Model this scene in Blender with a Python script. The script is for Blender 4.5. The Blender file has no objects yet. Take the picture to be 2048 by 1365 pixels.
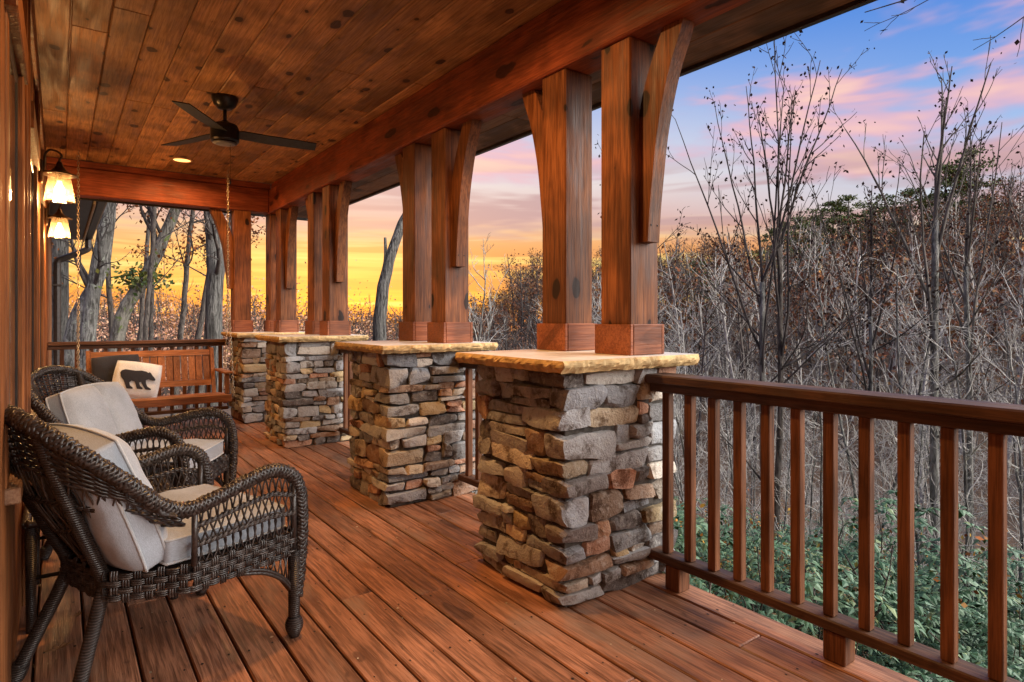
import bpy, math, random
import numpy as np
from mathutils import Vector, noise as mnoise

S = bpy.context.scene
COL = S.collection
R = math.radians

# ------------------------------------------------------------------ camera
EYE = 1.18
cam_d = bpy.data.cameras.new('camera')
cam_d.sensor_width = 36.0
cam_d.lens = 1232 / 2048 * 36.0
cam_d.shift_y = -46.5 / 2048
cam_d.clip_start = 0.02
cam_d.clip_end = 2000
cam = bpy.data.objects.new('camera', cam_d)
COL.objects.link(cam)
cam.location = (0, 0, EYE)
cam.rotation_euler = (R(90), 0, R(-36.3))
S.camera = cam

# ------------------------------------------------------------------ exposure
S.view_settings.view_transform = 'Standard'
S.view_settings.look = 'None'
S.view_settings.gamma = 1.0
EXPO = 1.2
S.view_settings.exposure = EXPO
S.cycles.use_denoising = True
S.cycles.denoiser = 'OPENIMAGEDENOISE'
S.cycles.max_bounces = 4
S.cycles.diffuse_bounces = 3
S.cycles.glossy_bounces = 2
S.cycles.transmission_bounces = 4
S.cycles.transparent_max_bounces = 16
S.cycles.sample_clamp_indirect = 2.5
S.cycles.caustics_reflective = False
S.cycles.caustics_refractive = False


def lin(r, g, b):
    f = lambda c: (c / 255 / 12.92) if c / 255 <= 0.04045 else ((c / 255 + 0.055) / 1.055) ** 2.4
    return (f(r), f(g), f(b), 1)


# ------------------------------------------------------------------ node helpers
def nd(nt, kind, **kw):
    n = nt.nodes.new(kind)
    for k, v in kw.items():
        if k.startswith('i_'):
            key = k[2:]
            key = int(key) if key.isdigit() else key.replace('_', ' ')
            sock = n.inputs[key]
            if isinstance(v, bpy.types.NodeSocket):
                nt.links.new(v, sock)
            else:
                sock.default_value = v
        else:
            setattr(n, k, v)
    return n


def math_n(nt, op, a, b=None, c=None, clamp=False):
    n = nt.nodes.new('ShaderNodeMath')
    n.operation = op
    n.use_clamp = clamp
    for i, v in enumerate((a, b, c)):
        if v is None:
            continue
        if isinstance(v, bpy.types.NodeSocket):
            nt.links.new(v, n.inputs[i])
        else:
            n.inputs[i].default_value = v
    return n.outputs[0]


def maprange(nt, v, a, b, c=0.0, d=1.0, smooth=True):
    n = nt.nodes.new('ShaderNodeMapRange')
    n.interpolation_type = 'SMOOTHSTEP' if smooth else 'LINEAR'
    nt.links.new(v, n.inputs[0])
    for i, x in enumerate((a, b, c, d)):
        n.inputs[i + 1].default_value = x
    return n.outputs[0]


def mixc(nt, fac, a, b, mode='MIX'):
    n = nt.nodes.new('ShaderNodeMix')
    n.data_type = 'RGBA'
    n.blend_type = mode
    n.clamp_factor = True
    for sock, v in ((n.inputs[0], fac), (n.inputs[6], a), (n.inputs[7], b)):
        if isinstance(v, bpy.types.NodeSocket):
            nt.links.new(v, sock)
        else:
            sock.default_value = v
    return n.outputs[2]


def ramp(nt, fac, stops, interp='LINEAR'):
    n = nt.nodes.new('ShaderNodeValToRGB')
    cr = n.color_ramp
    cr.interpolation = interp
    while len(cr.elements) < len(stops):
        cr.elements.new(0.5)
    for e, (p, c) in zip(cr.elements, stops):
        e.position = p
        e.color = c if len(c) == 4 else (*c, 1)
    nt.links.new(fac, n.inputs[0])
    return n.outputs[0]


def vmul(nt, v, s):
    n = nt.nodes.new('ShaderNodeVectorMath')
    n.operation = 'MULTIPLY'
    nt.links.new(v, n.inputs[0])
    n.inputs[1].default_value = s
    return n.outputs[0]


def tex_noise(nt, vec, scale, detail=4, rough=0.55, dist=0.0):
    n = nt.nodes.new('ShaderNodeTexNoise')
    nt.links.new(vec, n.inputs['Vector'])
    n.inputs['Scale'].default_value = scale
    n.inputs['Detail'].default_value = detail
    n.inputs['Roughness'].default_value = rough
    n.inputs['Distortion'].default_value = dist
    return n.outputs['Fac']


# ------------------------------------------------------------------ world: dusk sky
W = bpy.data.worlds.new('World')
S.world = W
W.use_nodes = True
nt = W.node_tree
nt.nodes.clear()
tc = nd(nt, 'ShaderNodeTexCoord')
nrm = nd(nt, 'ShaderNodeVectorMath', operation='NORMALIZE')
nt.links.new(tc.outputs['Generated'], nrm.inputs[0])
sep = nd(nt, 'ShaderNodeSeparateXYZ')
nt.links.new(nrm.outputs[0], sep.inputs[0])
zz = math_n(nt, 'MAXIMUM', sep.outputs[2], 0.0)
# azimuth: 1 towards the sunset, 0 away
dotn = nd(nt, 'ShaderNodeVectorMath', operation='DOT_PRODUCT')
nt.links.new(nrm.outputs[0], dotn.inputs[0])
dotn.inputs[1].default_value = (0.36, 0.93, 0.0)
side = maprange(nt, dotn.outputs['Value'], 0.55, 0.93)
sunset = ramp(nt, zz, [(0.0, lin(250, 150, 62)), (0.045, lin(246, 166, 72)), (0.095, lin(247, 190, 104)),
                       (0.125, lin(243, 190, 130)), (0.16, lin(214, 172, 168)), (0.21, lin(226, 212, 212)),
                       (0.27, lin(200, 204, 226)), (0.40, lin(96, 150, 228)), (1.0, lin(40, 92, 190))])
plain = ramp(nt, zz, [(0.0, lin(246, 180, 120)), (0.085, lin(248, 200, 140)), (0.12, lin(236, 212, 190)),
                      (0.165, lin(205, 216, 232)), (0.24, lin(160, 192, 236)), (0.33, lin(108, 156, 228)),
                      (0.42, lin(70, 130, 220)), (1.0, lin(34, 86, 190))])
base = mixc(nt, side, plain, sunset)
# streaky clouds: noise on a flattened direction
cv = vmul(nt, nrm.outputs[0], (1.0, 1.0, 4.2))
n1 = tex_noise(nt, cv, 2.7, 4, 0.58, 0.35)
cl = maprange(nt, n1, 0.44, 0.60)
band = maprange(nt, zz, 0.13, 0.20)
pink = math_n(nt, 'MULTIPLY', cl, band)
pinkc = ramp(nt, n1, [(0.40, lin(168, 158, 208)), (0.55, lin(232, 176, 192)), (0.64, lin(255, 204, 186)), (0.8, lin(255, 214, 190))])
pinkc = mixc(nt, maprange(nt, zz, 0.36, 0.62), pinkc, lin(196, 198, 198))
sky1 = mixc(nt, math_n(nt, 'MULTIPLY', pink, 0.92), base, pinkc)
cv2 = vmul(nt, nrm.outputs[0], (1.0, 1.0, 11.0))
n2 = tex_noise(nt, cv2, 2.3, 3, 0.6, 0.5)
low = math_n(nt, 'MULTIPLY', maprange(nt, n2, 0.41, 0.54), math_n(nt, 'MULTIPLY', maprange(nt, zz, 0.10, 0.15), maprange(nt, zz, 0.26, 0.19)))
sky2 = mixc(nt, math_n(nt, 'MULTIPLY', low, 0.8), sky1, lin(186, 146, 152))
cv3 = vmul(nt, nrm.outputs[0], (1.0, 1.0, 22.0))
n3 = tex_noise(nt, cv3, 2.6, 3, 0.6, 0.4)
low2 = math_n(nt, 'MULTIPLY', maprange(nt, n3, 0.45, 0.57), maprange(nt, zz, 0.16, 0.09))
sky3 = mixc(nt, math_n(nt, 'MULTIPLY', low2, 0.8), sky2, lin(222, 128, 70))
n4 = maprange(nt, n3, 0.44, 0.32)
low3 = math_n(nt, 'MULTIPLY', n4, maprange(nt, zz, 0.15, 0.08))
sky4 = mixc(nt, math_n(nt, 'MULTIPLY', low3, 0.7), sky3, lin(255, 228, 140))
W.cycles.sampling_method = 'MANUAL'
W.cycles.sample_map_resolution = 512
nish = nd(nt, 'ShaderNodeTexSky', sky_type='NISHITA', sun_disc=False, sun_elevation=R(3), sun_rotation=R(20))
bg = nd(nt, 'ShaderNodeBackground')
nt.links.new(sky4, bg.inputs[0])
bg.inputs[1].default_value = 1.0 / 2 ** EXPO
bg2 = nd(nt, 'ShaderNodeBackground')
nt.links.new(nish.outputs[0], bg2.inputs[0])
bg2.inputs[1].default_value = 0.01
add = nd(nt, 'ShaderNodeAddShader')
nt.links.new(bg.outputs[0], add.inputs[0])
nt.links.new(bg2.outputs[0], add.inputs[1])
wo = nd(nt, 'ShaderNodeOutputWorld')
nt.links.new(add.outputs[0], wo.inputs[0])

# the broad afterglow from the open side of the valley
sun_d = bpy.data.lights.new('sun', 'SUN')
sun_d.energy = 4.2
sun_d.angle = R(80)
sun_d.color = (1.0, 0.955, 0.88)
sun = bpy.data.objects.new('sun', sun_d)
COL.objects.link(sun)
sun.rotation_euler = Vector((-0.62, 0.64, -0.42)).to_track_quat('-Z', 'Y').to_euler()

# ------------------------------------------------------------------ mesh helpers
class MB:
    def __init__(s):
        s.v = []
        s.f = []
        s.n = 0

    def add(s, v, f):
        v = np.asarray(v, float).reshape(-1, 3)
        s.v.append(v)
        n = s.n
        if isinstance(f, np.ndarray):
            s.f.extend((f + n).tolist())
        else:
            s.f.extend([[i + n for i in q] for q in f])
        s.n += len(v)
        return s

    def box(s, x0, x1, y0, y1, z0, z1, c=0.004):
        """chamfered box"""
        c = min(c, (x1 - x0) * .45, (y1 - y0) * .45, (z1 - z0) * .45)
        lo = (x0, y0, z0); hi = (x1, y1, z1)
        vs = []
        idx = {}
        for sx in (0, 1):
            for sy in (0, 1):
                for sz in (0, 1):
                    sg = (sx, sy, sz)
                    for ax in range(3):
                        p = []
                        for k in range(3):
                            e = hi[k] if sg[k] else lo[k]
                            if k != ax:
                                e += -c if sg[k] else c
                            p.append(e)
                        idx[(sx, sy, sz, ax)] = len(vs)
                        vs.append(p)
        fs = []
        for ax in range(3):
            o = [k for k in range(3) if k != ax]
            for sgn in (0, 1):
                q = []
                for a, b in ((0, 0), (1, 0), (1, 1), (0, 1)):
                    k = [0, 0, 0]
                    k[ax] = sgn; k[o[0]] = a; k[o[1]] = b
                    q.append(idx[(*k, ax)])
                flip = (sgn == 0) ^ (ax == 1)
                fs.append(q[::-1] if flip else q)
        for ax in range(3):          # edges parallel to ax
            o = [k for k in range(3) if k != ax]
            for a in (0, 1):
                for b in (0, 1):
                    k0 = [0, 0, 0]; k1 = [0, 0, 0]
                    k0[ax] = 0; k1[ax] = 1
                    for k in (k0, k1):
                        k[o[0]] = a; k[o[1]] = b
                    q = [idx[(*k0, o[0])], idx[(*k1, o[0])], idx[(*k1, o[1])], idx[(*k0, o[1])]]
                    fs.append(q)
        for sx in (0, 1):
            for sy in (0, 1):
                for sz in (0, 1):
                    fs.append([idx[(sx, sy, sz, 0)], idx[(sx, sy, sz, 1)], idx[(sx, sy, sz, 2)]])
        # orient outward
        ctr = np.array([(x0 + x1) / 2, (y0 + y1) / 2, (z0 + z1) / 2])
        V = np.array(vs)
        out = []
        for q in fs:
            P = V[q]
            nn = np.cross(P[1] - P[0], P[2] - P[0])
            out.append(q if np.dot(nn, P.mean(0) - ctr) > 0 else q[::-1])
        return s.add(V, out)

    def tube(s, pts, rad, sides=6, closed=False, cap=True, flat=1.0, up=None):
        P = np.asarray(pts, float)
        n = len(P)
        rad = np.broadcast_to(np.asarray(rad, float), (n,))
        if closed:
            T = np.roll(P, -1, 0) - np.roll(P, 1, 0)
        else:
            T = np.gradient(P, axis=0)
        T /= np.maximum(np.linalg.norm(T, axis=1, keepdims=True), 1e-9)
        if up is None:
            up = np.eye(3)[np.argmin(np.abs(T[0]))]
        N = np.zeros_like(P)
        v = np.array(up, float)
        for i in range(n):
            v = v - T[i] * v.dot(T[i])
            v /= max(math.sqrt(v.dot(v)), 1e-9)
            N[i] = v
        B = np.cross(T, N)
        a = np.arange(sides) * 2 * math.pi / sides
        ring = P[:, None, :] + rad[:, None, None] * (np.cos(a)[None, :, None] * N[:, None, :] * flat + np.sin(a)[None, :, None] * B[:, None, :])
        i = np.arange(n if closed else n - 1)[:, None]
        j = np.arange(sides)[None, :]
        i2 = (i + 1) % n
        j2 = (j + 1) % sides
        F = np.stack([i * sides + j, i * sides + j2, i2 * sides + j2, i2 * sides + j], -1).reshape(-1, 4)
        fl = F.tolist()
        if cap and not closed:
            fl.append(list(range(sides))[::-1])
            fl.append([(n - 1) * sides + k for k in range(sides)])
        return s.add(ring.reshape(-1, 3), fl)

    def lathe(s, prof, ctr=(0, 0, 0), n=24):
        """prof: list of (r, z) bottom to top, spun about z"""
        pr = np.array(prof, float)
        a = np.arange(n) * 2 * math.pi / n
        V = np.stack([pr[:, 0:1] * np.cos(a), pr[:, 0:1] * np.sin(a), np.repeat(pr[:, 1:2], n, 1)], -1) + np.array(ctr)
        m = len(pr)
        fs = []
        for i in range(m - 1):
            for j in range(n):
                k = (j + 1) % n
                fs.append([i * n + j, i * n + k, (i + 1) * n + k, (i + 1) * n + j])
        return s.add(V.reshape(-1, 3), fs)

    def segs(s, P0, P1, R0, R1, sides=4):
        """many tapered sticks at once"""
        P0 = np.asarray(P0, float); P1 = np.asarray(P1, float)
        R0 = np.asarray(R0, float); R1 = np.asarray(R1, float)
        m = len(P0)
        T = P1 - P0
        T /= np.maximum(np.linalg.norm(T, axis=1, keepdims=True), 1e-9)
        ref = np.where(np.abs(T[:, 2:3]) < 0.8, np.array([[0, 0, 1.0]]), np.array([[1.0, 0, 0]]))
        N = np.cross(T, ref)
        N /= np.linalg.norm(N, axis=1, keepdims=True)
        B = np.cross(T, N)
        a = np.arange(sides) * 2 * math.pi / sides
        off = np.cos(a)[None, :, None] * N[:, None] + np.sin(a)[None, :, None] * B[:, None]
        V = np.concatenate([P0[:, None] + off * R0[:, None, None], P1[:, None] + off * R1[:, None, None]], 1)
        j = np.arange(sides); j2 = (j + 1) % sides
        q = np.stack([j, j2, sides + j2, sides + j], -1)
        F = (np.arange(m) * 2 * sides)[:, None, None] + q[None]
        return s.add(V.reshape(-1, 3), F.reshape(-1, 4))

    def xf(s, fn):
        s.v = [fn(a) for a in s.v]
        return s

    def mesh(s, name, smooth=False, off=(0, 0, 0), sharp=None):
        V = np.concatenate(s.v) - np.array(off)
        me = bpy.data.meshes.new(name)
        if s.f and len(s.f) > 20000:
            L = np.array([len(q) for q in s.f])
            flat = np.fromiter((i for q in s.f for i in q), dtype=np.int32)
            me.vertices.add(len(V))
            me.vertices.foreach_set('co', V.astype(np.float32).ravel())
            me.loops.add(len(flat))
            me.loops.foreach_set('vertex_index', flat)
            me.polygons.add(len(L))
            st = np.concatenate([[0], np.cumsum(L)[:-1]]).astype(np.int32)
            me.polygons.foreach_set('loop_start', st)
            me.update(calc_edges=True)
        else:
            me.from_pydata(V.tolist(), [], s.f)
        if smooth:
            me.polygons.foreach_set('use_smooth', [True] * len(me.polygons))
        if sharp:
            me.set_sharp_from_angle(angle=R(sharp))
        me.update()
        return me

    def build(s, name, mat, parent=None, smooth=False, color=None, stuff=False, local=False, sharp=None):
        off = (0, 0, 0) if (parent is None or local) else wpos(parent)
        o = bpy.data.objects.new(name, s.mesh(name, smooth, off, sharp))
        COL.objects.link(o)
        if mat:
            o.data.materials.append(mat)
        if parent:
            o.parent = parent
        if color:
            o.color = color
        if stuff:
            o['kind'] = 'stuff'
        return o


def wpos(o):
    p = Vector((0, 0, 0))
    while o:
        p += o.location
        o = o.parent
    return tuple(p)


def tag(o, label, cat, group=None):
    o['label'] = label
    o['category'] = cat
    if group:
        o['group'] = group
    return o


def thing(name, label, cat, loc=(0, 0, 0), group=None, rotz=0):
    o = bpy.data.objects.new(name, None)
    o.empty_display_size = 0.1
    COL.objects.link(o)
    o.location = loc
    o.rotation_euler = (0, 0, rotz)
    return tag(o, label, cat, group)


def structure(o):
    o['kind'] = 'structure'
    return o


def empty_structure(name, loc=(0, 0, 0)):
    o = bpy.data.objects.new(name, None)
    COL.objects.link(o)
    o.location = loc
    return structure(o)


def copy_tree(o, parent=None):
    c = o.copy()
    COL.objects.link(c)
    if parent:
        c.parent = parent
    for ch in list(o.children):
        copy_tree(ch, c)
    return c


def catmull(pts, n):
    P = np.array(pts, float)
    P = np.vstack([2 * P[0] - P[1], P, 2 * P[-1] - P[-2]])
    m = len(P) - 3
    out = []
    for t in np.linspace(0, m - 1e-6, n):
        i = int(t); f = t - i
        a, b, c, d = P[i:i + 4]
        out.append(0.5 * (2 * b + (c - a) * f + (2 * a - 5 * b + 4 * c - d) * f * f + (3 * b - a - 3 * c + d) * f ** 3))
    return np.array(out)


# ------------------------------------------------------------------ materials
def new_mat(name):
    m = bpy.data.materials.new(name)
    m.use_nodes = True
    nt = m.node_tree
    nt.nodes.clear()
    out = nt.nodes.new('ShaderNodeOutputMaterial')
    b = nt.nodes.new('ShaderNodeBsdfPrincipled')
    nt.links.new(b.outputs[0], out.inputs[0])
    return m, nt, b


def bump(nt, b, h, strength=0.3, dist=0.01):
    n = nt.nodes.new('ShaderNodeBump')
    n.inputs['Strength'].default_value = strength
    n.inputs['Distance'].default_value = dist
    nt.links.new(h, n.inputs['Height'])
    nt.links.new(n.outputs[0], b.inputs['Normal'])


def coords(nt, rnd=True):
    tc = nt.nodes.new('ShaderNodeTexCoord')
    if not rnd:
        return tc.outputs['Object'], None
    oi = nt.nodes.new('ShaderNodeObjectInfo')
    mul = math_n(nt, 'MULTIPLY', oi.outputs['Random'], 41.0)
    add = nt.nodes.new('ShaderNodeVectorMath')
    add.operation = 'ADD'
    nt.links.new(tc.outputs['Object'], add.inputs[0])
    nt.links.new(mul, add.inputs[1])
    return add.outputs[0], oi


def wood(name, dark, light, axis, knots=0.7, rough=0.55, worn=None, var=0.35, spec=0.3, bumps=0.25, blotch=0.5, knot_len=3.0, kscale=4.2):
    m, nt, b = new_mat(name)
    v, oi = coords(nt)
    sc = [1.0, 1.0, 1.0]
    sc[axis] = 0.05
    g = tex_noise(nt, vmul(nt, v, tuple(sc)), 85, 3, 0.62, 0.3)
    sc2 = [1.0, 1.0, 1.0]
    sc2[axis] = 0.12
    g2 = tex_noise(nt, vmul(nt, v, tuple(sc2)), 17, 3, 0.6, 0.9)
    big = tex_noise(nt, v, 2.6, 2, 0.6, 0.3)
    f = math_n(nt, 'ADD', math_n(nt, 'MULTIPLY', g, 0.68), math_n(nt, 'MULTIPLY', g2, 0.32))
    f = maprange(nt, f, 0.37, 0.63)
    fine = tex_noise(nt, vmul(nt, v, tuple(1.0 if i != axis else 0.03 for i in range(3))), 170, 2, 0.7)
    col = mixc(nt, f, (*dark, 1), (*light, 1))
    col = mixc(nt, maprange(nt, fine, 0.54, 0.68, 0.0, 0.45), col, (dark[0] * .35, dark[1] * .32, dark[2] * .32, 1))
    bl = maprange(nt, big, 0.38, 0.62, 1.0 - blotch, 1.0 + blotch * .25)
    col = mixc(nt, 1.0, col, bl, 'MULTIPLY')
    r = math_n(nt, 'MULTIPLY_ADD', oi.outputs['Random'], var, 1.0 - var * 0.5)
    col = mixc(nt, 1.0, col, r, 'MULTIPLY')
    h = math_n(nt, 'ADD', g, math_n(nt, 'MULTIPLY', fine, 0.5))
    if knots > 0:
        sk = [kscale, kscale, kscale]
        sk[axis] = kscale / knot_len
        vo = nt.nodes.new('ShaderNodeTexVoronoi')
        vo.voronoi_dimensions = '2D'
        wob = nt.nodes.new('ShaderNodeVectorMath'); wob.operation = 'ADD'
        sx = nt.nodes.new('ShaderNodeSeparateXYZ')
        nt.links.new(vmul(nt, v, tuple(sk)), sx.inputs[0])
        cx = nt.nodes.new('ShaderNodeCombineXYZ')
        oth = [i for i in range(3) if i != axis]
        nt.links.new(math_n(nt, 'ADD', sx.outputs[oth[0]], sx.outputs[oth[1]]), cx.inputs[0])
        nt.links.new(sx.outputs[axis], cx.inputs[1])
        nt.links.new(cx.outputs[0], wob.inputs[0])
        nz = nt.nodes.new('ShaderNodeTexNoise'); nz.inputs['Scale'].default_value = 9
        nt.links.new(v, nz.inputs['Vector'])
        nt.links.new(vmul(nt, nz.outputs['Color'], (0.22, 0.22, 0.22)), wob.inputs[1])
        nt.links.new(wob.outputs[0], vo.inputs['Vector'])
        vo.inputs['Scale'].default_value = 1.0
        sepc = nt.nodes.new('ShaderNodeSeparateColor')
        nt.links.new(vo.outputs['Color'], sepc.inputs[0])
        size = maprange(nt, sepc.outputs[0], 0.30, 1.0, 0.0, 0.18, False)
        k = math_n(nt, 'SUBTRACT', size, vo.outputs['Distance'])
        core = maprange(nt, k, 0.0, 0.035)
        halo = maprange(nt, k, -0.16, 0.03)
        col = mixc(nt, math_n(nt, 'MULTIPLY', halo, knots * 0.55), col, (dark[0] * .55, dark[1] * .5, dark[2] * .5, 1))
        col = mixc(nt, math_n(nt, 'MULTIPLY', core, knots), col, (dark[0] * .14, dark[1] * .13, dark[2] * .16, 1))
    if worn:
        wn = tex_noise(nt, vmul(nt, v, tuple(0.6 if i != axis else 0.22 for i in range(3))), 5.0, 4, 0.68, 0.6)
        wm = maprange(nt, wn, 0.50, 0.70)
        col = mixc(nt, math_n(nt, 'MULTIPLY', wm, 0.75), col, (*worn, 1))
        wn2 = tex_noise(nt, vmul(nt, v, tuple(1.0 if i != axis else 0.3 for i in range(3))), 14.0, 4, 0.7, 0.2)
        col = mixc(nt, math_n(nt, 'MULTIPLY', maprange(nt, wn2, 0.60, 0.72), 0.6), col, (dark[0] * .3, dark[1] * .3, dark[2] * .35, 1))
    nt.links.new(col, b.inputs['Base Color'])
    b.inputs['Roughness'].default_value = rough
    nt.links.new(maprange(nt, g2, 0.3, 0.7, rough - 0.12, rough + 0.15), b.inputs['Roughness'])
    b.inputs['Specular IOR Level'].default_value = spec
    bump(nt, b, h, bumps * 1.6, 0.004)
    return m


def stone_mat(name):
    m, nt, b = new_mat(name)
    v, oi = coords(nt)
    n1 = tex_noise(nt, v, 9, 4, 0.65, 0.3)
    n2 = tex_noise(nt, v, 42, 3, 0.65)
    n3 = tex_noise(nt, v, 140, 3, 0.6)
    c0 = oi.outputs['Color']
    light = mixc(nt, 0.42, c0, (0.60, 0.57, 0.52, 1))
    dk = mixc(nt, 1.0, c0, (0.34, 0.28, 0.24, 1), 'MULTIPLY')
    col = mixc(nt, maprange(nt, n1, 0.34, 0.50), dk, c0)
    col = mixc(nt, maprange(nt, n1, 0.56, 0.72), col, light)
    col = mixc(nt, math_n(nt, 'MULTIPLY', maprange(nt, n2, 0.52, 0.68), 0.55), col, light)
    col = mixc(nt, math_n(nt, 'MULTIPLY', maprange(nt, n3, 0.60, 0.74), 0.5), col, (0.04, 0.035, 0.03, 1))
    nt.links.new(col, b.inputs['Base Color'])
    b.inputs['Roughness'].default_value = 0.85
    b.inputs['Specular IOR Level'].default_value = 0.2
    h = math_n(nt, 'ADD', math_n(nt, 'MULTIPLY', n1, 0.8), math_n(nt, 'ADD', math_n(nt, 'MULTIPLY', n2, 0.6), math_n(nt, 'MULTIPLY', n3, 0.3)))
    bump(nt, b, h, 1.0, 0.016)
    return m


def simple(name, col, rough=0.6, metal=0.0, spec=0.4, nscale=0, amt=0.3, bumpd=0.0, bstr=0.4, detail=4):
    m, nt, b = new_mat(name)
    b.inputs['Base Color'].default_value = (*col, 1)
    b.inputs['Roughness'].default_value = rough
    b.inputs['Metallic'].default_value = metal
    b.inputs['Specular IOR Level'].default_value = spec
    if nscale:
        v, oi = coords(nt)
        n = tex_noise(nt, v, nscale, detail, 0.6)
        c = mixc(nt, maprange(nt, n, 0.35, 0.65), tuple(x * (1 - amt) for x in col) + (1,), tuple(min(1, x * (1 + amt)) for x in col) + (1,))
        nt.links.new(c, b.inputs['Base Color'])
        if bumpd:
            bump(nt, b, n, bstr, bumpd)
    return m


def leaf_mat(name, cols, rough=0.45, spec=0.5, trans=0.2, scale=3.0):
    m, nt, b = new_mat(name)
    geo = nt.nodes.new('ShaderNodeNewGeometry')
    c = ramp(nt, geo.outputs['Random Per Island'], [(i / max(1, len(cols) - 1), (*k, 1)) for i, k in enumerate(cols)])
    nt.links.new(c, b.inputs['Base Color'])
    b.inputs['Roughness'].default_value = rough
    b.inputs['Specular IOR Level'].default_value = spec
    return m


def bark_mat(name, dark, light, scale=6, zs=0.25, lichen=None, bstr=0.7, bd=0.03):
    m, nt, b = new_mat(name)
    v, oi = coords(nt)
    n1 = tex_noise(nt, vmul(nt, v, (1, 1, zs)), scale * 3.5, 5, 0.65, 0.6)
    n2 = tex_noise(nt, v, scale * .6, 4, 0.6)
    col = mixc(nt, maprange(nt, n1, 0.38, 0.62), (*dark, 1), (*light, 1))
    col = mixc(nt, maprange(nt, n2, 0.45, 0.7), col, tuple(x * .6 for x in light) + (1,))
    if lichen:
        n3 = tex_noise(nt, v, scale * 1.1, 5, 0.7, 0.5)
        col = mixc(nt, maprange(nt, n3, 0.56, 0.66), col, (*lichen, 1))
    nt.links.new(col, b.inputs['Base Color'])
    b.inputs['Roughness'].default_value = 0.9
    b.inputs['Specular IOR Level'].default_value = 0.15
    bump(nt, b, n1, bstr, bd)
    return m


M = {}
M['deck'] = wood('deck_wood', (0.18, 0.076, 0.039), (0.44, 0.195, 0.104), 1, knots=0.5, rough=0.50, worn=(0.27, 0.17, 0.115), var=0.4, spec=0.4, bumps=0.3, blotch=0.22)
M['ceiling'] = wood('ceiling_pine', (0.32, 0.145, 0.055), (0.54, 0.275, 0.112), 1, knots=0.9, rough=0.55, var=0.65, blotch=0.35, bumps=0.12, knot_len=1.6, kscale=5.0)
M['beam_y'] = wood('beam_timber_y', (0.20, 0.042, 0.016), (0.35, 0.085, 0.033), 1, knots=0.85, rough=0.55, var=0.2, blotch=0.3)
M['beam_x'] = wood('beam_timber_x', (0.20, 0.042, 0.016), (0.35, 0.085, 0.033), 0, knots=0.85, rough=0.55, var=0.2, blotch=0.3)
M['post'] = wood('post_timber', (0.13, 0.040, 0.013), (0.30, 0.108, 0.036), 2, knots=1.0, kscale=5.0, rough=0.52, var=0.3, blotch=0.4, knot_len=1.9)
M['trim_x'] = wood('trim_timber', (0.22, 0.068, 0.03), (0.36, 0.125, 0.055), 0, knots=0.4, rough=0.5, var=0.3, blotch=0.3)
M['rail_y'] = wood('rail_timber_y', (0.065, 0.032, 0.020), (0.13, 0.064, 0.038), 1, knots=0.4, rough=0.5, var=0.2, blotch=0.3, worn=(0.12, 0.085, 0.062))
M['rail_x'] = wood('rail_timber_x', (0.08, 0.036, 0.02), (0.16, 0.072, 0.038), 0, knots=0.4, rough=0.5, var=0.2, blotch=0.3)
M['baluster'] = wood('baluster_timber', (0.105, 0.04, 0.018), (0.215, 0.085, 0.036), 2, knots=0.3, rough=0.5, var=0.3, blotch=0.3)
M['swing_x'] = wood('swing_timber_x', (0.24, 0.085, 0.030), (0.40, 0.155, 0.055), 0, knots=0.2, rough=0.42, var=0.3, blotch=0.25)
M['swing_z'] = wood('swing_timber_z', (0.24, 0.085, 0.030), (0.40, 0.155, 0.055), 2, knots=0.2, rough=0.42, var=0.35, blotch=0.25)
M['wall'] = wood('wall_boards', (0.17, 0.058, 0.018), (0.31, 0.118, 0.038), 2, knots=0.5, rough=0.55, var=0.3, blotch=0.3)
M['soffit'] = wood('soffit_pine', (0.20, 0.10, 0.06), (0.32, 0.17, 0.10), 1, knots=0.6, rough=0.6, var=0.3)
M['stone'] = stone_mat('ledge_stone')
M['mortar'] = simple('mortar', (0.075, 0.066, 0.058), 0.95, nscale=30, amt=0.4, bumpd=0.01)
M['cap'] = simple('sandstone_cap', (0.56, 0.39, 0.19), 0.8, spec=0.2, nscale=14, amt=0.28, bumpd=0.012, bstr=0.5, detail=8)
M['captop'] = simple('sawn_top_sky_sheen', (0.74, 0.69, 0.61), 0.42, spec=0.5, nscale=6, amt=0.12, detail=8)  # sawn stone, whitened so the sky's reflection is painted into the colour
M['black'] = simple('black_metal', (0.012, 0.012, 0.013), 0.32, spec=0.5, nscale=60, amt=0.3)
M['blade'] = simple('fan_blade_black', (0.022, 0.024, 0.026), 0.55, nscale=40, amt=0.3)
M['lens'] = simple('fan_lens_grey', (0.20, 0.20, 0.21), 0.4, nscale=30, amt=0.15)
M['bronze'] = simple('bronze_metal', (0.06, 0.035, 0.02), 0.42, metal=0.7, nscale=40, amt=0.3)
M['chain'] = simple('zinc_chain', (0.50, 0.42, 0.30), 0.35, metal=0.9, nscale=40, amt=0.3)
M['gutter'] = simple('gutter_brown', (0.035, 0.026, 0.022), 0.4, nscale=20, amt=0.3)
M['cream'] = simple('cream_fascia', (0.55, 0.47, 0.36), 0.5, nscale=20, amt=0.2)
M['hole'] = simple('dark_fastener', (0.012, 0.010, 0.009), 0.6)
M['screw'] = simple('screw_steel', (0.35, 0.33, 0.30), 0.4, metal=0.8)
# ------------------------------------------------------------------ layout (metres)
WALL = -0.125           # house wall plane
EDGE = 2.256            # outer edge of the deck
CEIL = 2.79
Y0, Y1 = -3.2, 7.96     # porch ends
rng = random.Random(11)

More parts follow.
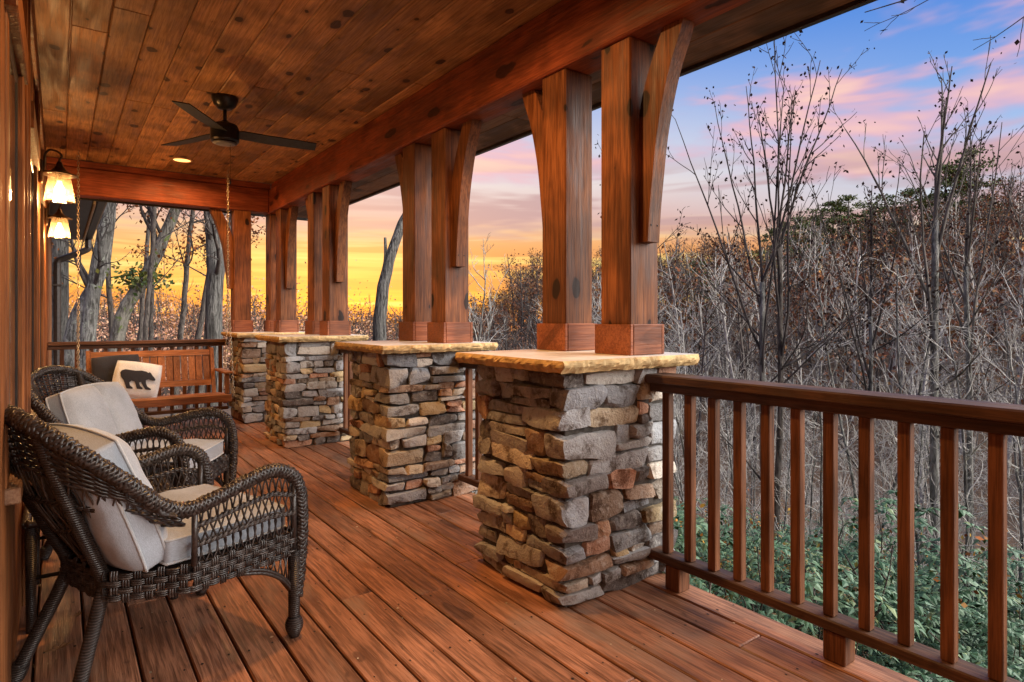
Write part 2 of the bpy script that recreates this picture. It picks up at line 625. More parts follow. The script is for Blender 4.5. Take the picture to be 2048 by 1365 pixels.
# ------------------------------------------------------------------ deck
deck = empty_structure('deck', (1.0, 2.0, 0))
pitch = 0.1455
bx1 = EDGE
gaps = []
k = 0
while bx1 > WALL:
    x1 = bx1 - 0.004
    x0 = max(bx1 - pitch + 0.004, WALL - 0.01)
    cuts = [Y0]
    y = Y0 + rng.uniform(0.8, 3.2)
    if k == 1:
        cuts += [1.3]; y = 4.9
    if k == 5:
        cuts += [1.39]; y = 5.2
    if k == 6:
        cuts += [-.6, 2.35]; y = 6.3
    while y < Y1 - 0.6:
        cuts.append(y); y += rng.uniform(2.6, 4.2)
    cuts.append(Y1)
    for a, b_ in zip(cuts[:-1], cuts[1:]):
        dz = rng.uniform(-0.0015, 0.001)
        o = MB().box(x0, x1, a + 0.0012, b_ - 0.0012, -0.032 + dz, dz, 0.0045).build('plank', M['deck'], deck)
    gaps.append((x0, x1))
    bx1 -= pitch
    k += 1
# screw heads, two to a board over each joist: far too many to pick apart
mb = MB()
for (x0, x1) in gaps:
    y = Y0 + 0.25
    while y < Y1:
        for xx in (x0 + 0.026, x1 - 0.026):
            a = rng.uniform(0, 6)
            px, py = xx + rng.uniform(-.004, .004), y + rng.uniform(-.012, .012)
            r_ = rng.uniform(0.0028, 0.0048)
            mb.add([[px + r_ * math.cos(a + t), py + r_ * math.sin(a + t) * 1.4, 0.0016] for t in (0, 1.05, 2.1, 3.14, 4.19, 5.24)], [[0, 1, 2, 3, 4, 5]])
        y += 0.405
mb.build('screw_heads', M['hole'], deck, stuff=True)
# crumbs of bark, leaf and grit blown onto the boards
mb = MB()
for i in range(170):
    px, py = rng.uniform(0.1, 2.2), rng.uniform(0.6, 6.5)
    r_ = rng.uniform(0.0018, 0.0052)
    a = rng.uniform(0, 6.28)
    mb.add([[px + r_ * math.cos(a + t) * k_, py + r_ * math.sin(a + t) / k_, 0.0018 + .0015 * (t > 2)] for t, k_ in ((0, 1.5), (1.5, .8), (3.1, 1.4), (4.6, .9))], [[0, 1, 2, 3]])
M['crumb'] = simple('tan_crumbs', (0.42, 0.33, 0.22), 0.9, nscale=8, amt=0.6)
mb.build('blown_crumbs', M['crumb'], deck, stuff=True)
MB().box(EDGE - 0.05, EDGE - 0.012, Y0, Y1, -0.26, -0.036).build('rim_joist', M['rail_y'], deck)
mb = MB()
y = Y0 + 0.25
while y < Y1:
    mb.box(WALL, EDGE - 0.055, y - 0.019, y + 0.019, -0.26, -0.036)
    y += 0.405
mb.build('joists', M['rail_x'], deck, stuff=True)

# ------------------------------------------------------------------ ceiling
ceil = empty_structure('porch_ceiling', (1.0, 2.0, CEIL))
x = WALL
cw = 0.174
k = 0
while x < 2.05:
    cuts = [Y0]
    y = Y0 + rng.uniform(0.5, 2.4)
    while y < 7.6 - 0.4:
        cuts.append(y); y += rng.uniform(2.4, 4.4)
    cuts.append(7.70)
    for a, b_ in zip(cuts[:-1], cuts[1:]):
        dz = rng.uniform(-0.0008, 0.0008)
        MB().box(x + 0.0012, min(x + cw - 0.0012, 2.06), a + 0.0006, b_ - 0.0006, CEIL + dz, CEIL + 0.018 + dz, 0.0065).build('plank', M['ceiling'], ceil)
    x += cw
    k += 1
MB().box(-4.5, 2.66, Y0 - 0.5, 8.36, CEIL + 0.03, CEIL + 0.2).build('roof_light_block', M['gutter'], ceil)  # unseen slab added over the ceiling so no sky light leaks in
# frieze boards closing the joint above the beams
MB().box(2.052, 2.19, Y0, 7.694, 2.722, CEIL - 0.0015, 0.002).build('frieze_board', M['beam_y'], ceil)
MB().box(WALL + 0.003, 2.050, 7.700, 7.84, 2.722, CEIL - 0.0015, 0.002).build('frieze_board', M['beam_x'], ceil)

# soffit of the overhanging eave with its fascia and gutter
soff = thing('eave', 'board soffit and dark gutter of the porch eave outside the long beam', 'eave', (2.4, 2.0, 2.5))
for a, b_ in ((2.226, 2.46), (2.464, 2.70)):
    for c, d in ((Y0, 0.1), (0.102, 3.3), (3.302, 6.1), (6.102, 8.3)):
        MB().box(a, b_, c, d, 2.515, 2.535, 0.004).build('plank', M['soffit'], soff)
MB().box(2.703, 2.735, Y0, 8.3, 2.495, 2.72, 0.003).build('fascia', M['gutter'], soff)
g = MB()
prof = [(2.736, 2.70), (2.736, 2.60), (2.76, 2.585), (2.80, 2.585), (2.83, 2.64), (2.845, 2.70)]
V = [(x, yy, z) for yy in (Y0, 8.3) for x, z in prof]
g.add(V, [[i, i + 1, i + 7, i + 6] for i in range(5)])
gut = g.build('gutter', M['gutter'], soff)
so = gut.modifiers.new('thick', 'SOLIDIFY'); so.thickness = 0.003
for a, b_ in ((WALL, 0.9), (0.904, 2.0)):
    MB().box(a, b_, 7.886, 8.36, 2.515, 2.535, 0.004).build('plank', M['soffit'], soff)
MB().box(WALL, 2.735, 8.363, 8.39, 2.495, 2.72, 0.003).build('fascia', M['gutter'], soff)

# ------------------------------------------------------------------ beams
bm = MB().box(2.03, 2.222, Y0, 7.955, 2.44, 2.72, 0.008).build('porch_beam', M['beam_y'])
tag(bm, 'long dark red timber beam running along the outer edge of the porch ceiling', 'beam')
bm = MB().box(WALL, 2.026, 7.686, 7.876, 2.44, 2.718, 0.008).build('porch_beam', M['beam_x'])
tag(bm, 'shorter timber beam across the far end of the porch above the swing', 'beam')

# ------------------------------------------------------------------ house wall, board and batten with windows
wall = thing('house_wall', 'orange-brown board and batten house wall with dark windows along the left edge', 'wall', (WALL, 3.0, 0))
WINS = [(2.36, 2.86, 0.70, 2.06), (3.75, 4.55, 0.70, 2.06), (5.35, 6.3, 0.05, 2.1)]


def in_win(a, b_):
    return [w for w in WINS if a < w[1] + 0.10 and b_ > w[0] - 0.10]


MB().box(-0.36, -0.22, Y0, 13.0, -1.4, 2.785, 0.003).build('sheathing', M['gutter'], wall)
y = Y0
while y < 13.0:
    w = 0.28
    hit = in_win(y, y + w)
    zb = -0.03 if y < 7.9 else -1.4
    if not hit:
        MB().box(-0.2195, WALL, y + 0.001, y + w - 0.001, zb, 2.786, 0.002).build('board', M['wall'], wall)
    else:
        win = hit[0]
        for seg in ((y, min(y + w, win[0] - 0.09)), (max(y, win[1] + 0.09), y + w)):
            if seg[1] - seg[0] > 0.01:
                MB().box(-0.2195, WALL, seg[0] + 0.001, seg[1] - 0.001, zb, 2.786, 0.002).build('board', M['wall'], wall)
        a, b_ = max(y, win[0] - 0.09), min(y + w, win[1] + 0.09)
        MB().box(-0.2195, WALL, a + 0.001, b_ - 0.001, win[3] + 0.10, 2.786, 0.002).build('board', M['wall'], wall)
        if win[2] > 0.2:
            MB().box(-0.2195, WALL, a + 0.001, b_ - 0.001, zb, win[2] - 0.06, 0.002).build('board', M['wall'], wall)
    if not in_win(y - 0.03, y + 0.03) and not 1.6 < y < 2.4:
        MB().box(WALL + 0.0005, WALL + 0.02, y - 0.024, y + 0.024, zb, 2.784, 0.003).build('batten', M['wall'], wall)
    y += w
M['glass'] = simple('window_glass', (0.012, 0.015, 0.018), 0.06, spec=0.6, nscale=3, amt=0.2)
M['sash'] = simple('dark_sash', (0.02, 0.018, 0.016), 0.35, nscale=30, amt=0.2)
M['sill'] = wood('sill_timber', (0.26, 0.13, 0.07), (0.42, 0.24, 0.14), 1, knots=0.2, rough=0.5)
for (a, b_, z0, z1) in WINS:
    fr = MB()
    fr.box(WALL - 0.08, WALL + 0.005, a - 0.10, a - 0.002, z0 - 0.05, z1 + 0.002, 0.004)
    fr.box(WALL - 0.08, WALL + 0.020, b_ + 0.002, b_ + 0.10, z0 - 0.05, z1 + 0.002, 0.004)
    fr.box(WALL - 0.08, WALL + 0.030, a - 0.12, b_ + 0.12, z1 + 0.004, z1 + 0.13, 0.004)
    w = fr.build('window', M['wall'], wall)
    s_ = MB()
    s_.box(WALL - 0.09, WALL + 0.004, a, a + 0.045, z0, z1, 0.003)
    s_.box(WALL - 0.09, WALL + 0.004, b_ - 0.045, b_, z0, z1, 0.003)
    s_.box(WALL - 0.09, WALL + 0.0035, a + 0.046, b_ - 0.046, z1 - 0.045, z1, 0.003)
    s_.box(WALL - 0.09, WALL + 0.0035, a + 0.046, b_ - 0.046, z0, z0 + 0.05, 0.003)
    s_.build('sash', M['sash'], w)
    MB().box(WALL - 0.012, WALL + 0.0005, a + 0.04, b_ - 0.04, z0 + 0.04, z1 - 0.04, 0.001).build('pane', M['glass'], w)
    if z0 > 0.2:
        sl = MB().box(WALL - 0.09, WALL + 0.036, a - 0.11, b_ + 0.13, z0 - 0.052, z0 - 0.006, 0.004)
        sl.build('sill', M['sill'], w)
MB().box(WALL + 0.0005, WALL + 0.022, Y0, 7.68, 2.60, 2.784, 0.003).build('frieze', M['wall'], wall)

# ------------------------------------------------------------------ stone piers
PAL = [(0.30, 0.285, 0.275), (0.22, 0.215, 0.215), (0.38, 0.36, 0.33), (0.27, 0.262, 0.26), (0.36, 0.29, 0.205), (0.36, 0.27, 0.155), (0.25, 0.255, 0.27), (0.20, 0.205, 0.22),
       (0.31, 0.19, 0.125), (0.33, 0.185, 0.125), (0.26, 0.265, 0.275), (0.33, 0.33, 0.33), (0.13, 0.115, 0.11), (0.28, 0.235, 0.19), (0.45, 0.40, 0.34), (0.24, 0.17, 0.125)]


def stone_mesh(lo, hi, seed, nx=None):
    """an irregular quarried block filling the box lo..hi"""
    lo = np.array(lo); hi = np.array(hi)
    size = hi - lo
    n = [max(4, min(10, int(round(s / 0.021)))) for s in size]
    rr = random.Random(seed)
    vid = {}
    vs = []
    fs = []

    def vert(i, j, k):
        key = (i, j, k)
        if key not in vid:
            vid[key] = len(vs)
            vs.append((i / n[0], j / n[1], k / n[2]))
        return vid[key]
    for ax in range(3):
        o = [q for q in range(3) if q != ax]
        for sgn in (0, n[ax]):
            for a in range(n[o[0]]):
                for b_ in range(n[o[1]]):
                    q = []
                    for da, db in ((0, 0), (1, 0), (1, 1), (0, 1)):
                        t = [0, 0, 0]
                        t[ax] = sgn; t[o[0]] = a + da; t[o[1]] = b_ + db
                        q.append(vert(*t))
                    fs.append(q if ((sgn > 0) ^ (ax == 1)) else q[::-1])
    U = np.array(vs) * 2 - 1
    # rounded box: pull towards a rounded shape near the edges
    half = size / 2
    rad = min(half) * rr.uniform(0.14, 0.34)
    inner = np.maximum(half - rad, 0)
    P = U * half
    Q = np.clip(P, -inner, inner)
    D = P - Q
    L = np.linalg.norm(D, axis=1, keepdims=True)
    P = Q + np.where(L > 1e-9, D / np.maximum(L, 1e-9) * np.minimum(L, rad), 0)
    # skewed corners
    c = np.array([[rr.uniform(-1, 1) for _ in range(3)] for _ in range(8)]) * np.array([0.14, 0.14, 0.22]) * np.minimum(size, 0.12)
    u = (U + 1) / 2
    wts = []
    for i in range(8):
        w = np.ones(len(u))
        for k in range(3):
            w = w * (u[:, k] if (i >> k) & 1 else 1 - u[:, k])
        wts.append(w)
    P = P + np.array(wts).T @ c
    sd = rr.uniform(0, 100)
    # split faces: a few flat cuts across corners and edges
    for _ in range(6):
        nv = np.array([rr.gauss(0, 1) for _ in range(3)]) / half ** .5
        nv /= np.linalg.norm(nv)
        ext = np.abs(nv * half).sum()
        off_ = ext * rr.uniform(0.76, 0.93)
        dd = np.maximum(0, P @ nv - off_)
        P = P - dd[:, None] * nv
    amp = min(size) * 0.075
    out = []
    for p in P:
        q = Vector((p[0] * 15 + sd, p[1] * 15, p[2] * 18))
        dv = mnoise.noise_vector(q)
        dv2 = mnoise.noise_vector(q * 2.7)
        out.append([p[k] + amp * (dv[k] + 0.5 * dv2[k]) for k in range(3)])
    P = np.array(out)
    return P + (lo + hi) / 2, fs


CAPT = 1.012


def make_pier(px0, px1, py0, py1, seed, label):
    rr = random.Random(seed)
    t = thing('stone_pier', label, 'pier', ((px0 + px1) / 2, (py0 + py1) / 2, 0), 'stone piers along the porch edge')
    top = CAPT - 0.052
    ins = 0.025
    MB().box(px0 + ins, px1 - ins, py0 + ins, py1 - ins, 0.0, top - 0.002, 0.003).build('core', M['mortar'], t)
    z = 0.004
    ci = 0

    def put(lo, hi):
        P, F = stone_mesh(lo, hi, rr.random())
        c = rr.choice(PAL)
        k = rr.uniform(0.9, 1.75)
        ct = np.array([(px0 + px1) / 2, (py0 + py1) / 2, 0])
        MB().add(P, F).build('stone', M['stone'], t, smooth=True, sharp=26, color=(c[0] * k, c[1] * k, c[2] * k, 1))
    while z < top - 0.02:
        h = rr.choice([0.046, 0.056, 0.066, 0.078, 0.092, 0.112])
        if top - (z + h) < 0.05:
            h = top - z
        g = 0.0025
        d = 0.105
        # corner stones: alternately long on one face or the other
        runs = {}
        # face order: front (-y), left (-x), back (+y), right (+x)
        la = rr.uniform(0.17, 0.30) if ci % 2 == 0 else rr.uniform(0.10, 0.15)
        lb = rr.uniform(0.10, 0.15) if ci % 2 == 0 else rr.uniform(0.18, 0.30)
        j = lambda s=0.008: rr.uniform(-s, s)
        # front-left corner stone
        put((px0 + j(), py0 + j(), z + g), (px0 + la, py0 + lb, z + h))
        # front-right
        lc = rr.uniform(0.10, 0.24); ld = rr.uniform(0.11, 0.2)
        put((px1 - lc, py0 + j(), z + g), (px1 + j(), py0 + ld, z + h))
        # back-left
        le = rr.uniform(0.10, 0.2); lf = rr.uniform(0.11, 0.24)
        put((px0 + j(), py1 - lf, z + g), (px0 + le, py1 + j(), z + h))
        lg = rr.uniform(0.10, 0.2); lh = rr.uniform(0.11, 0.24)
        put((px1 - lg, py1 - lh, z + g), (px1 + j(), py1 + j(), z + h))

        def fill(a, b_, fn):
            x = a + 0.005
            while x < b_ - 0.006:
                L = rr.choice([0.07, 0.12, 0.16, 0.20, 0.25, 0.30])
                if b_ - (x + L) < 0.06:
                    L = b_ - x
                hi_ = x + L - 0.005
                if h > 0.07 and rr.random() < 0.42:
                    s_ = h * rr.uniform(0.38, 0.62)
                    fn(x, hi_, z + g, z + s_)
                    if L > 0.16 and rr.random() < .5:
                        m_ = x + L * rr.uniform(.4, .6)
                        fn(x, m_ - .004, z + s_ + g, z + h)
                        fn(m_, hi_, z + s_ + g, z + h)
                    else:
                        fn(x, hi_, z + s_ + g, z + h)
                else:
                    fn(x, hi_, z + g, z + h)
                x += L
        fill(px0 + la, px1 - lc, lambda a, b_, c, e: put((a, py0 + j(.011), c), (b_, py0 + d, e)))
        fill(py0 + lb, py1 - lf, lambda a, b_, c, e: put((px0 + j(.011), a, c), (px0 + d, b_, e)))
        fill(py0 + ld, py1 - lh, lambda a, b_, c, e: put((px1 - d, a, c), (px1 + j(.011), b_, e)))
        fill(px0 + le, px1 - lg, lambda a, b_, c, e: put((a, py1 - d, c), (b_, py1 + j(.011), e)))
        z += h
        ci += 1
    # cap slab: sawn top, chiselled edges
    ov = 0.068
    cx0, cx1, cy0, cy1 = px0 - ov, px1 + ov, py0 - ov, py1 + ov
    per = []
    st = 0.014

    def side(p, q):
        L = math.hypot(q[0] - p[0], q[1] - p[1])
        m_ = int(L / st)
        for i in range(m_):
            f = i / m_
            per.append((p[0] + (q[0] - p[0]) * f, p[1] + (q[1] - p[1]) * f, (q[1] - p[1]) / L, -(q[0] - p[0]) / L))
    side((cx0, cy0), (cx1, cy0)); side((cx1, cy0), (cx1, cy1)); side((cx1, cy1), (cx0, cy1)); side((cx0, cy1), (cx0, cy0))
    rows = 6
    n = len(per)
    vs = []
    sd = rr.uniform(0, 50)
    for r_ in range(rows + 1):
        f = r_ / rows
        for i, (x, y, nx, ny) in enumerate(per):
            z_ = CAPT - 0.050 * f
            s_ = i * st
            bulge = 0.011 * math.sin(math.pi * min(1, f * 1.1)) - 0.010 * f * f
            chip = 0.007 * mnoise.noise(Vector((s_ * 26 + sd, f * 1.6, 0))) + 0.006 * mnoise.noise(Vector((s_ * 60 + sd, f * 5, 3)))
            if r_ == 0:
                chip *= 0.12; bulge = 0
            dz = 0.006 * mnoise.noise(Vector((s_ * 15 + sd, 9, 1))) if r_ == rows else 0
            vs.append((x + nx * (bulge + chip), y + ny * (bulge + chip), z_ + dz))
    fs = []
    for r_ in range(rows):
        for i in range(n):
            k = (i + 1) % n
            fs.append([r_ * n + k, r_ * n + i, (r_ + 1) * n + i, (r_ + 1) * n + k])
    mb = MB().add(vs, fs)
    slab = mb.build('cap_slab', M['cap'], t)
    MB().add(vs[:n], [list(range(n))]).build('cap_top', M['captop'], slab)
    MB().add([(v[0], v[1], CAPT - 0.052) for v in vs[-n:]], [list(range(n))[::-1]]).build('cap_underside', M['cap'], slab)
    return t


PY = [0.0, 1.64, 3.81, 5.40]
names = ['nearest stone pier at the end of the open right-hand railing',
         'second stone pier from the camera with its tan sandstone cap',
         'third stone pier from the camera, seen just right of the far wicker chair',
         'farthest stone pier at the corner beside the porch swing']
for i, dy in enumerate(PY):
    make_pier(1.63, 2.33, 1.865 + dy, 2.515 + dy, 100 + i, names[i])

# ------------------------------------------------------------------ posts with plinths and curved braces


def brace_mesh(mb, x0, x1, y, sgn, z0=1.52, z1=2.438, out=0.245):
    """curved knee brace on the face y of a post, reaching out along sgn"""
    oc = catmull([(0.052, z0), (0.062, z0 + .14), (0.078, z0 + .28), (0.102, z0 + .46), (0.138, z0 + .62), (0.178, z0 + .75), (out - .02, z1 - .06), (out, z1)], 24)
    ic = np.array([(0.002, z) if z < z0 + 0.56 else (0.002 + 0.135 * ((z - z0 - .56) / (z1 - z0 - .56)) ** 1.5, z) for z in oc[:, 1]])
    n = len(oc)
    V = []
    for xx in (x0, x1):
        for (a, z) in oc:
            V.append((xx, y + sgn * a, z))
        for (a, z) in ic:
            V.append((xx, y + sgn * a, z))
    F = []
    o = 2 * n
    for i in range(n - 1):
        F.append([i, i + 1, n + i + 1, n + i])
        F.append([o + i, o + n + i, o + n + i + 1, o + i + 1])
        F.append([i, o + i, o + i + 1, i + 1])
        F.append([n + i, n + i + 1, o + n + i + 1, o + n + i])
    F.append([0, n, o + n, o])
    F.append([n - 1, o + n - 1, o + 2 * n - 1, 2 * n - 1])
    if sgn > 0:
        F = [q[::-1] for q in F]
    return mb.add(V, F)


def make_post(x0, y0, label, brace=None, w=0.188, axis='y'):
    t = thing('porch_post', label, 'post', (x0 + w / 2, y0 + w / 2, CAPT), 'timber posts on the stone piers')
    top = 2.439
    MB().box(x0, x0 + w, y0, y0 + w, CAPT + 0.002, top, 0.006).build('shaft', M['post'], t)
    zt = CAPT + 0.138
    b0, e = 0.0008, 0.020
    MB().box(x0 - e, x0 - b0, y0 - e, y0 + w + e, CAPT + .001, zt, 0.003).build('plinth_board', M['trim_x'], t)
    MB().box(x0 + w + b0, x0 + w + e, y0 - e, y0 + w + e, CAPT + .001, zt, 0.003).build('plinth_board', M['trim_x'], t)
    MB().box(x0 - b0, x0 + w + b0, y0 - e - .001, y0 - b0, CAPT + .001, zt + .001, 0.003).build('plinth_board', M['trim_x'], t)
    MB().box(x0 - b0, x0 + w + b0, y0 + w + b0, y0 + w + e + .001, CAPT + .001, zt + .001, 0.003).build('plinth_board', M['trim_x'], t)
    if brace:
        cx = x0 + w / 2
        mb = MB()
        if axis == 'y':
            brace_mesh(mb, cx - 0.038, cx + 0.038, y0 if brace < 0 else y0 + w, brace)
        else:
            brace_mesh(mb, y0 + w / 2 - 0.044, y0 + w / 2 + 0.044, x0, -1)
            mb.xf(lambda a: a[:, [1, 0, 2]])
            mb.f = [q[::-1] for q in mb.f]
        br = mb.build('curved_brace', M['post'], t)
        nb = MB()
        if axis == 'y' and brace < 0:
            for xx in (cx - 0.022, cx + 0.02):
                nb.box(xx - .0035, xx + .0035, y0 - .0555 - .004, y0 - .0555 + .002, 1.59, 1.597, 0.001)
            nb.build('bolt_heads', M['hole'], br, stuff=True)
    return t


ordn = ['nearest', 'second', 'third', 'farthest']
for i, dy in enumerate(PY):
    make_post(2.05, 1.90 + dy, 'nearer timber post of the pair on the %s stone pier, brace towards the camera' % ordn[i], -1)
    make_post(2.05, 2.337 + dy, 'farther timber post of the pair on the %s stone pier, brace pointing away' % ordn[i], 1 if i < 3 else None)
make_post(1.64, 7.70, 'single timber post left of the pair on the corner pier by the swing', -1, axis='x')

# ------------------------------------------------------------------ railings


def railing(p0, p1, label, axis='y', fixed=2.165, blocks=(), first=None, step=0.1186):
    """a straight run of railing from p0 to p1 along the axis"""
    loc = (fixed, (p0 + p1) / 2, 0) if axis == 'y' else ((p0 + p1) / 2, fixed, 0)
    t = thing('porch_railing', label, 'railing', loc, 'porch railings')
    mr = M['rail_y'] if axis == 'y' else M['rail_x']

    def bx(a, b_, lo, hi, z0, z1, c, nm, m, par=t):
        mb = MB()
        if axis == 'y':
            mb.box(fixed + a, fixed + b_, lo, hi, z0, z1, c)
        else:
            mb.box(lo, hi, fixed + a, fixed + b_, z0, z1, c)
        return mb.build(nm, m, par)
    bx(-0.068, 0.072, p0, p1, 0.892, 0.930, 0.006, 'top_rail', mr)
    bx(-0.032, 0.034, p0, p1, 0.852, 0.8905, 0.004, 'under_rail', mr)
    bx(-0.042, 0.045, p0, p1, 0.106, 0.145, 0.005, 'bottom_rail', mr)
    y = first if first is not None else p1 - 0.075
    while y > p0 + 0.03:
        bx(-0.018, 0.019, y - 0.0185, y + 0.0185, 0.1455, 0.8515, 0.003, 'baluster', M['baluster'])
        y -= step
    sc_ = MB()
    yy_ = p0 + 0.09
    while yy_ < p1 - 0.05:
        for k_ in (-0.012, 0.014):
            c_ = [(fixed + k_ + .0042 * math.cos(t_), yy_ + .0042 * math.sin(t_), 0.1458) for t_ in np.linspace(0, 6.283, 6, endpoint=False)]
            if axis != 'y':
                c_ = [(b_, a_, z_) for a_, b_, z_ in c_][::-1]
            sc_.add(c_, [list(range(6))])
        yy_ += 0.41
    sc_.build('screw_heads', M['hole'], t, stuff=True)
    for q in blocks:
        bx(-0.035, 0.04, q - 0.038, q + 0.038, 0.001, 0.1055, 0.004, 'support_block', M['baluster'])
    return t


railing(-1.2, 1.862, 'long open railing on the right running from the nearest pier towards the camera', blocks=(1.735, 1.045, 0.1), first=1.785)
railing(2.53, 3.50, 'short railing between the nearest and the second stone pier', blocks=(3.1,))
railing(4.17, 5.66, 'railing between the second and the third stone pier', blocks=(4.9,))
railing(6.34, 7.25, 'railing between the third and the corner stone pier', blocks=(6.8,))
railing(WALL + 0.024, 1.60, 'far end railing behind the porch swing', axis='x', fixed=7.85, blocks=(0.6,), step=0.125, first=1.52)
# ------------------------------------------------------------------ ceiling fan
FX, FY = 0.974, 4.87
fan = thing('ceiling_fan', 'black three-blade ceiling fan hanging on a short rod from the plank ceiling', 'fan', (FX, FY, CEIL))
MB().lathe([(0.012, -.092), (0.045, -.086), (0.074, -.058), (0.090, -.02), (0.092, 0.0), (0.0, 0.0)][::1], (FX, FY, CEIL - .001), 32).build('canopy', M['black'], fan, smooth=True)
MB().tube([(FX, FY, CEIL - .08), (FX, FY, CEIL - .19)], 0.013, 14).build('downrod', M['black'], fan, smooth=True)
MB().lathe([(0.0, -.334), (0.06, -.334), (0.092, -.326), (0.098, -.312), (0.098, -.235), (0.084, -.202), (0.04, -.186), (0.018, -.168), (0.0, -.168)], (FX, FY, CEIL), 36).build('motor_housing', M['black'], fan, smooth=False)
MB().lathe([(0.0, -.350), (0.055, -.346), (0.084, -.3360), (0.0, -.3355)], (FX, FY, CEIL), 32).build('lens_cover', M['lens'], fan, smooth=True)
MB().tube([(FX + .03, FY - .03, CEIL - .32), (FX + .03, FY - .03, CEIL - .60)], 0.0012, 4).build('pull_chain', M['black'], fan)
MB().lathe([(0.0, 0), (.006, .004), (.007, .02), (0.003, .034), (0, .036)], (FX + .03, FY - .03, CEIL - .636), 10).build('pull_knob', M['black'], fan, smooth=True)
for ang in (-4, 116, 236):
    mb = MB()
    prof = [(0.088, 0.050), (0.12, 0.062), (0.3, 0.066), (0.55, 0.063), (0.645, 0.058)]
    V = []
    for r_, hw in prof:
        for s_, zz_ in ((-1, 0.010), (1, -0.010)):
            for th in (0, 0.007):
                rr_ = r_ + (0.018 if (s_ > 0 and r_ > .6) else 0)
                V.append((rr_, s_ * hw, -.262 + zz_ * (hw / .05) + th - (0.0 if r_ < .2 else .006)))
    F = []
    for i in range(len(prof) - 1):
        a = i * 4; b_ = a + 4
        F += [[a, b_, b_ + 2, a + 2], [a + 1, a + 3, b_ + 3, b_ + 1], [a, a + 1, b_ + 1, b_], [a + 2, b_ + 2, b_ + 3, a + 3]]
    F += [[0, 2, 3, 1], [len(V) - 4, len(V) - 3, len(V) - 1, len(V) - 2]]
    c_, s__ = math.cos(R(ang)), math.sin(R(ang))
    mb.add(V, F).xf(lambda a: np.stack([a[:, 0] * c_ - a[:, 1] * s__ + FX, a[:, 0] * s__ + a[:, 1] * c_ + FY, a[:, 2] + CEIL], 1))
    mb.build('blade', M['blade'], fan)

# ------------------------------------------------------------------ recessed lights
WARM = (1.0, 0.50, 0.17)
m, nt, b = new_mat('lamp_glow')
b.inputs['Base Color'].default_value = (1, .8, .5, 1)
b.inputs['Emission Color'].default_value = (1.0, 0.44, 0.12, 1)
b.inputs['Emission Strength'].default_value = 1.4
M['glow'] = m
m.cycles.emission_sampling = 'NONE'
M['baffle'] = simple('lamp_trim', (0.45, 0.25, 0.12), 0.4, nscale=30, amt=0.1)


def downlight(x, y, label, power):
    t = thing('recessed_light', label, 'light', (x, y, CEIL), 'recessed ceiling lights')
    MB().lathe([(0.080, -.001), (0.082, -.009), (0.104, -.008), (0.107, -.001)], (x, y, CEIL), 32).build('trim_ring', M['baffle'], t, smooth=True)
    MB().lathe([(0.0, -.004), (0.080, -.004)], (x, y, CEIL), 32).build('lamp_lens', M['glow'], t)
    ld = bpy.data.lights.new('lamp', 'AREA')
    ld.shape = 'DISK'
    ld.size = 0.12
    ld.energy = power
    ld.color = WARM
    ld.spread = R(165)
    lo = bpy.data.objects.new('lamp', ld)
    COL.objects.link(lo)
    lo.parent = t
    lo.location = (0, 0, -0.012)


downlight(1.006, 7.05, 'glowing recessed light in the plank ceiling beyond the fan', 13)
downlight(1.0, 2.45, 'glowing recessed light in the ceiling nearer than the fan', 17)
downlight(1.0, -1.6, 'unseen recessed light added in the ceiling behind the camera', 16)  # added out of view, continuing the row to warm the piers

# ------------------------------------------------------------------ wall lanterns
m, nt, b = new_mat('seeded_glass')
nt.nodes.remove(b)
out = [n for n in nt.nodes if n.type == 'OUTPUT_MATERIAL'][0]
v, _ = coords(nt)
tn = tex_noise(nt, v, 60, 3, 0.6)
tr = nd(nt, 'ShaderNodeBsdfTransparent')
tr.inputs[0].default_value = (1, .93, .82, 1)
tl = nd(nt, 'ShaderNodeBsdfTranslucent')
tl.inputs[0].default_value = (.95, .72, .46, 1)
gl = nd(nt, 'ShaderNodeBsdfGlossy')
gl.inputs['Roughness'].default_value = 0.08
mx = nd(nt, 'ShaderNodeMixShader')
nt.links.new(maprange(nt, tn, 0.35, 0.7, 0.08, 0.17), mx.inputs[0])
nt.links.new(tr.outputs[0], mx.inputs[1]); nt.links.new(tl.outputs[0], mx.inputs[2])
mx2 = nd(nt, 'ShaderNodeMixShader')
mx2.inputs[0].default_value = 0.06
nt.links.new(mx.outputs[0], mx2.inputs[1]); nt.links.new(gl.outputs[0], mx2.inputs[2])
nt.links.new(mx2.outputs[0], out.inputs[0])
M['shade'] = m
m, nt, b = new_mat('bulb_glow')
b.inputs['Base Color'].default_value = (1, .9, .7, 1)
b.inputs['Emission Color'].default_value = (1.0, 0.66, 0.30, 1)
b.inputs['Emission Strength'].default_value = 5.0
M['bulb'] = m
m.cycles.emission_sampling = 'NONE'


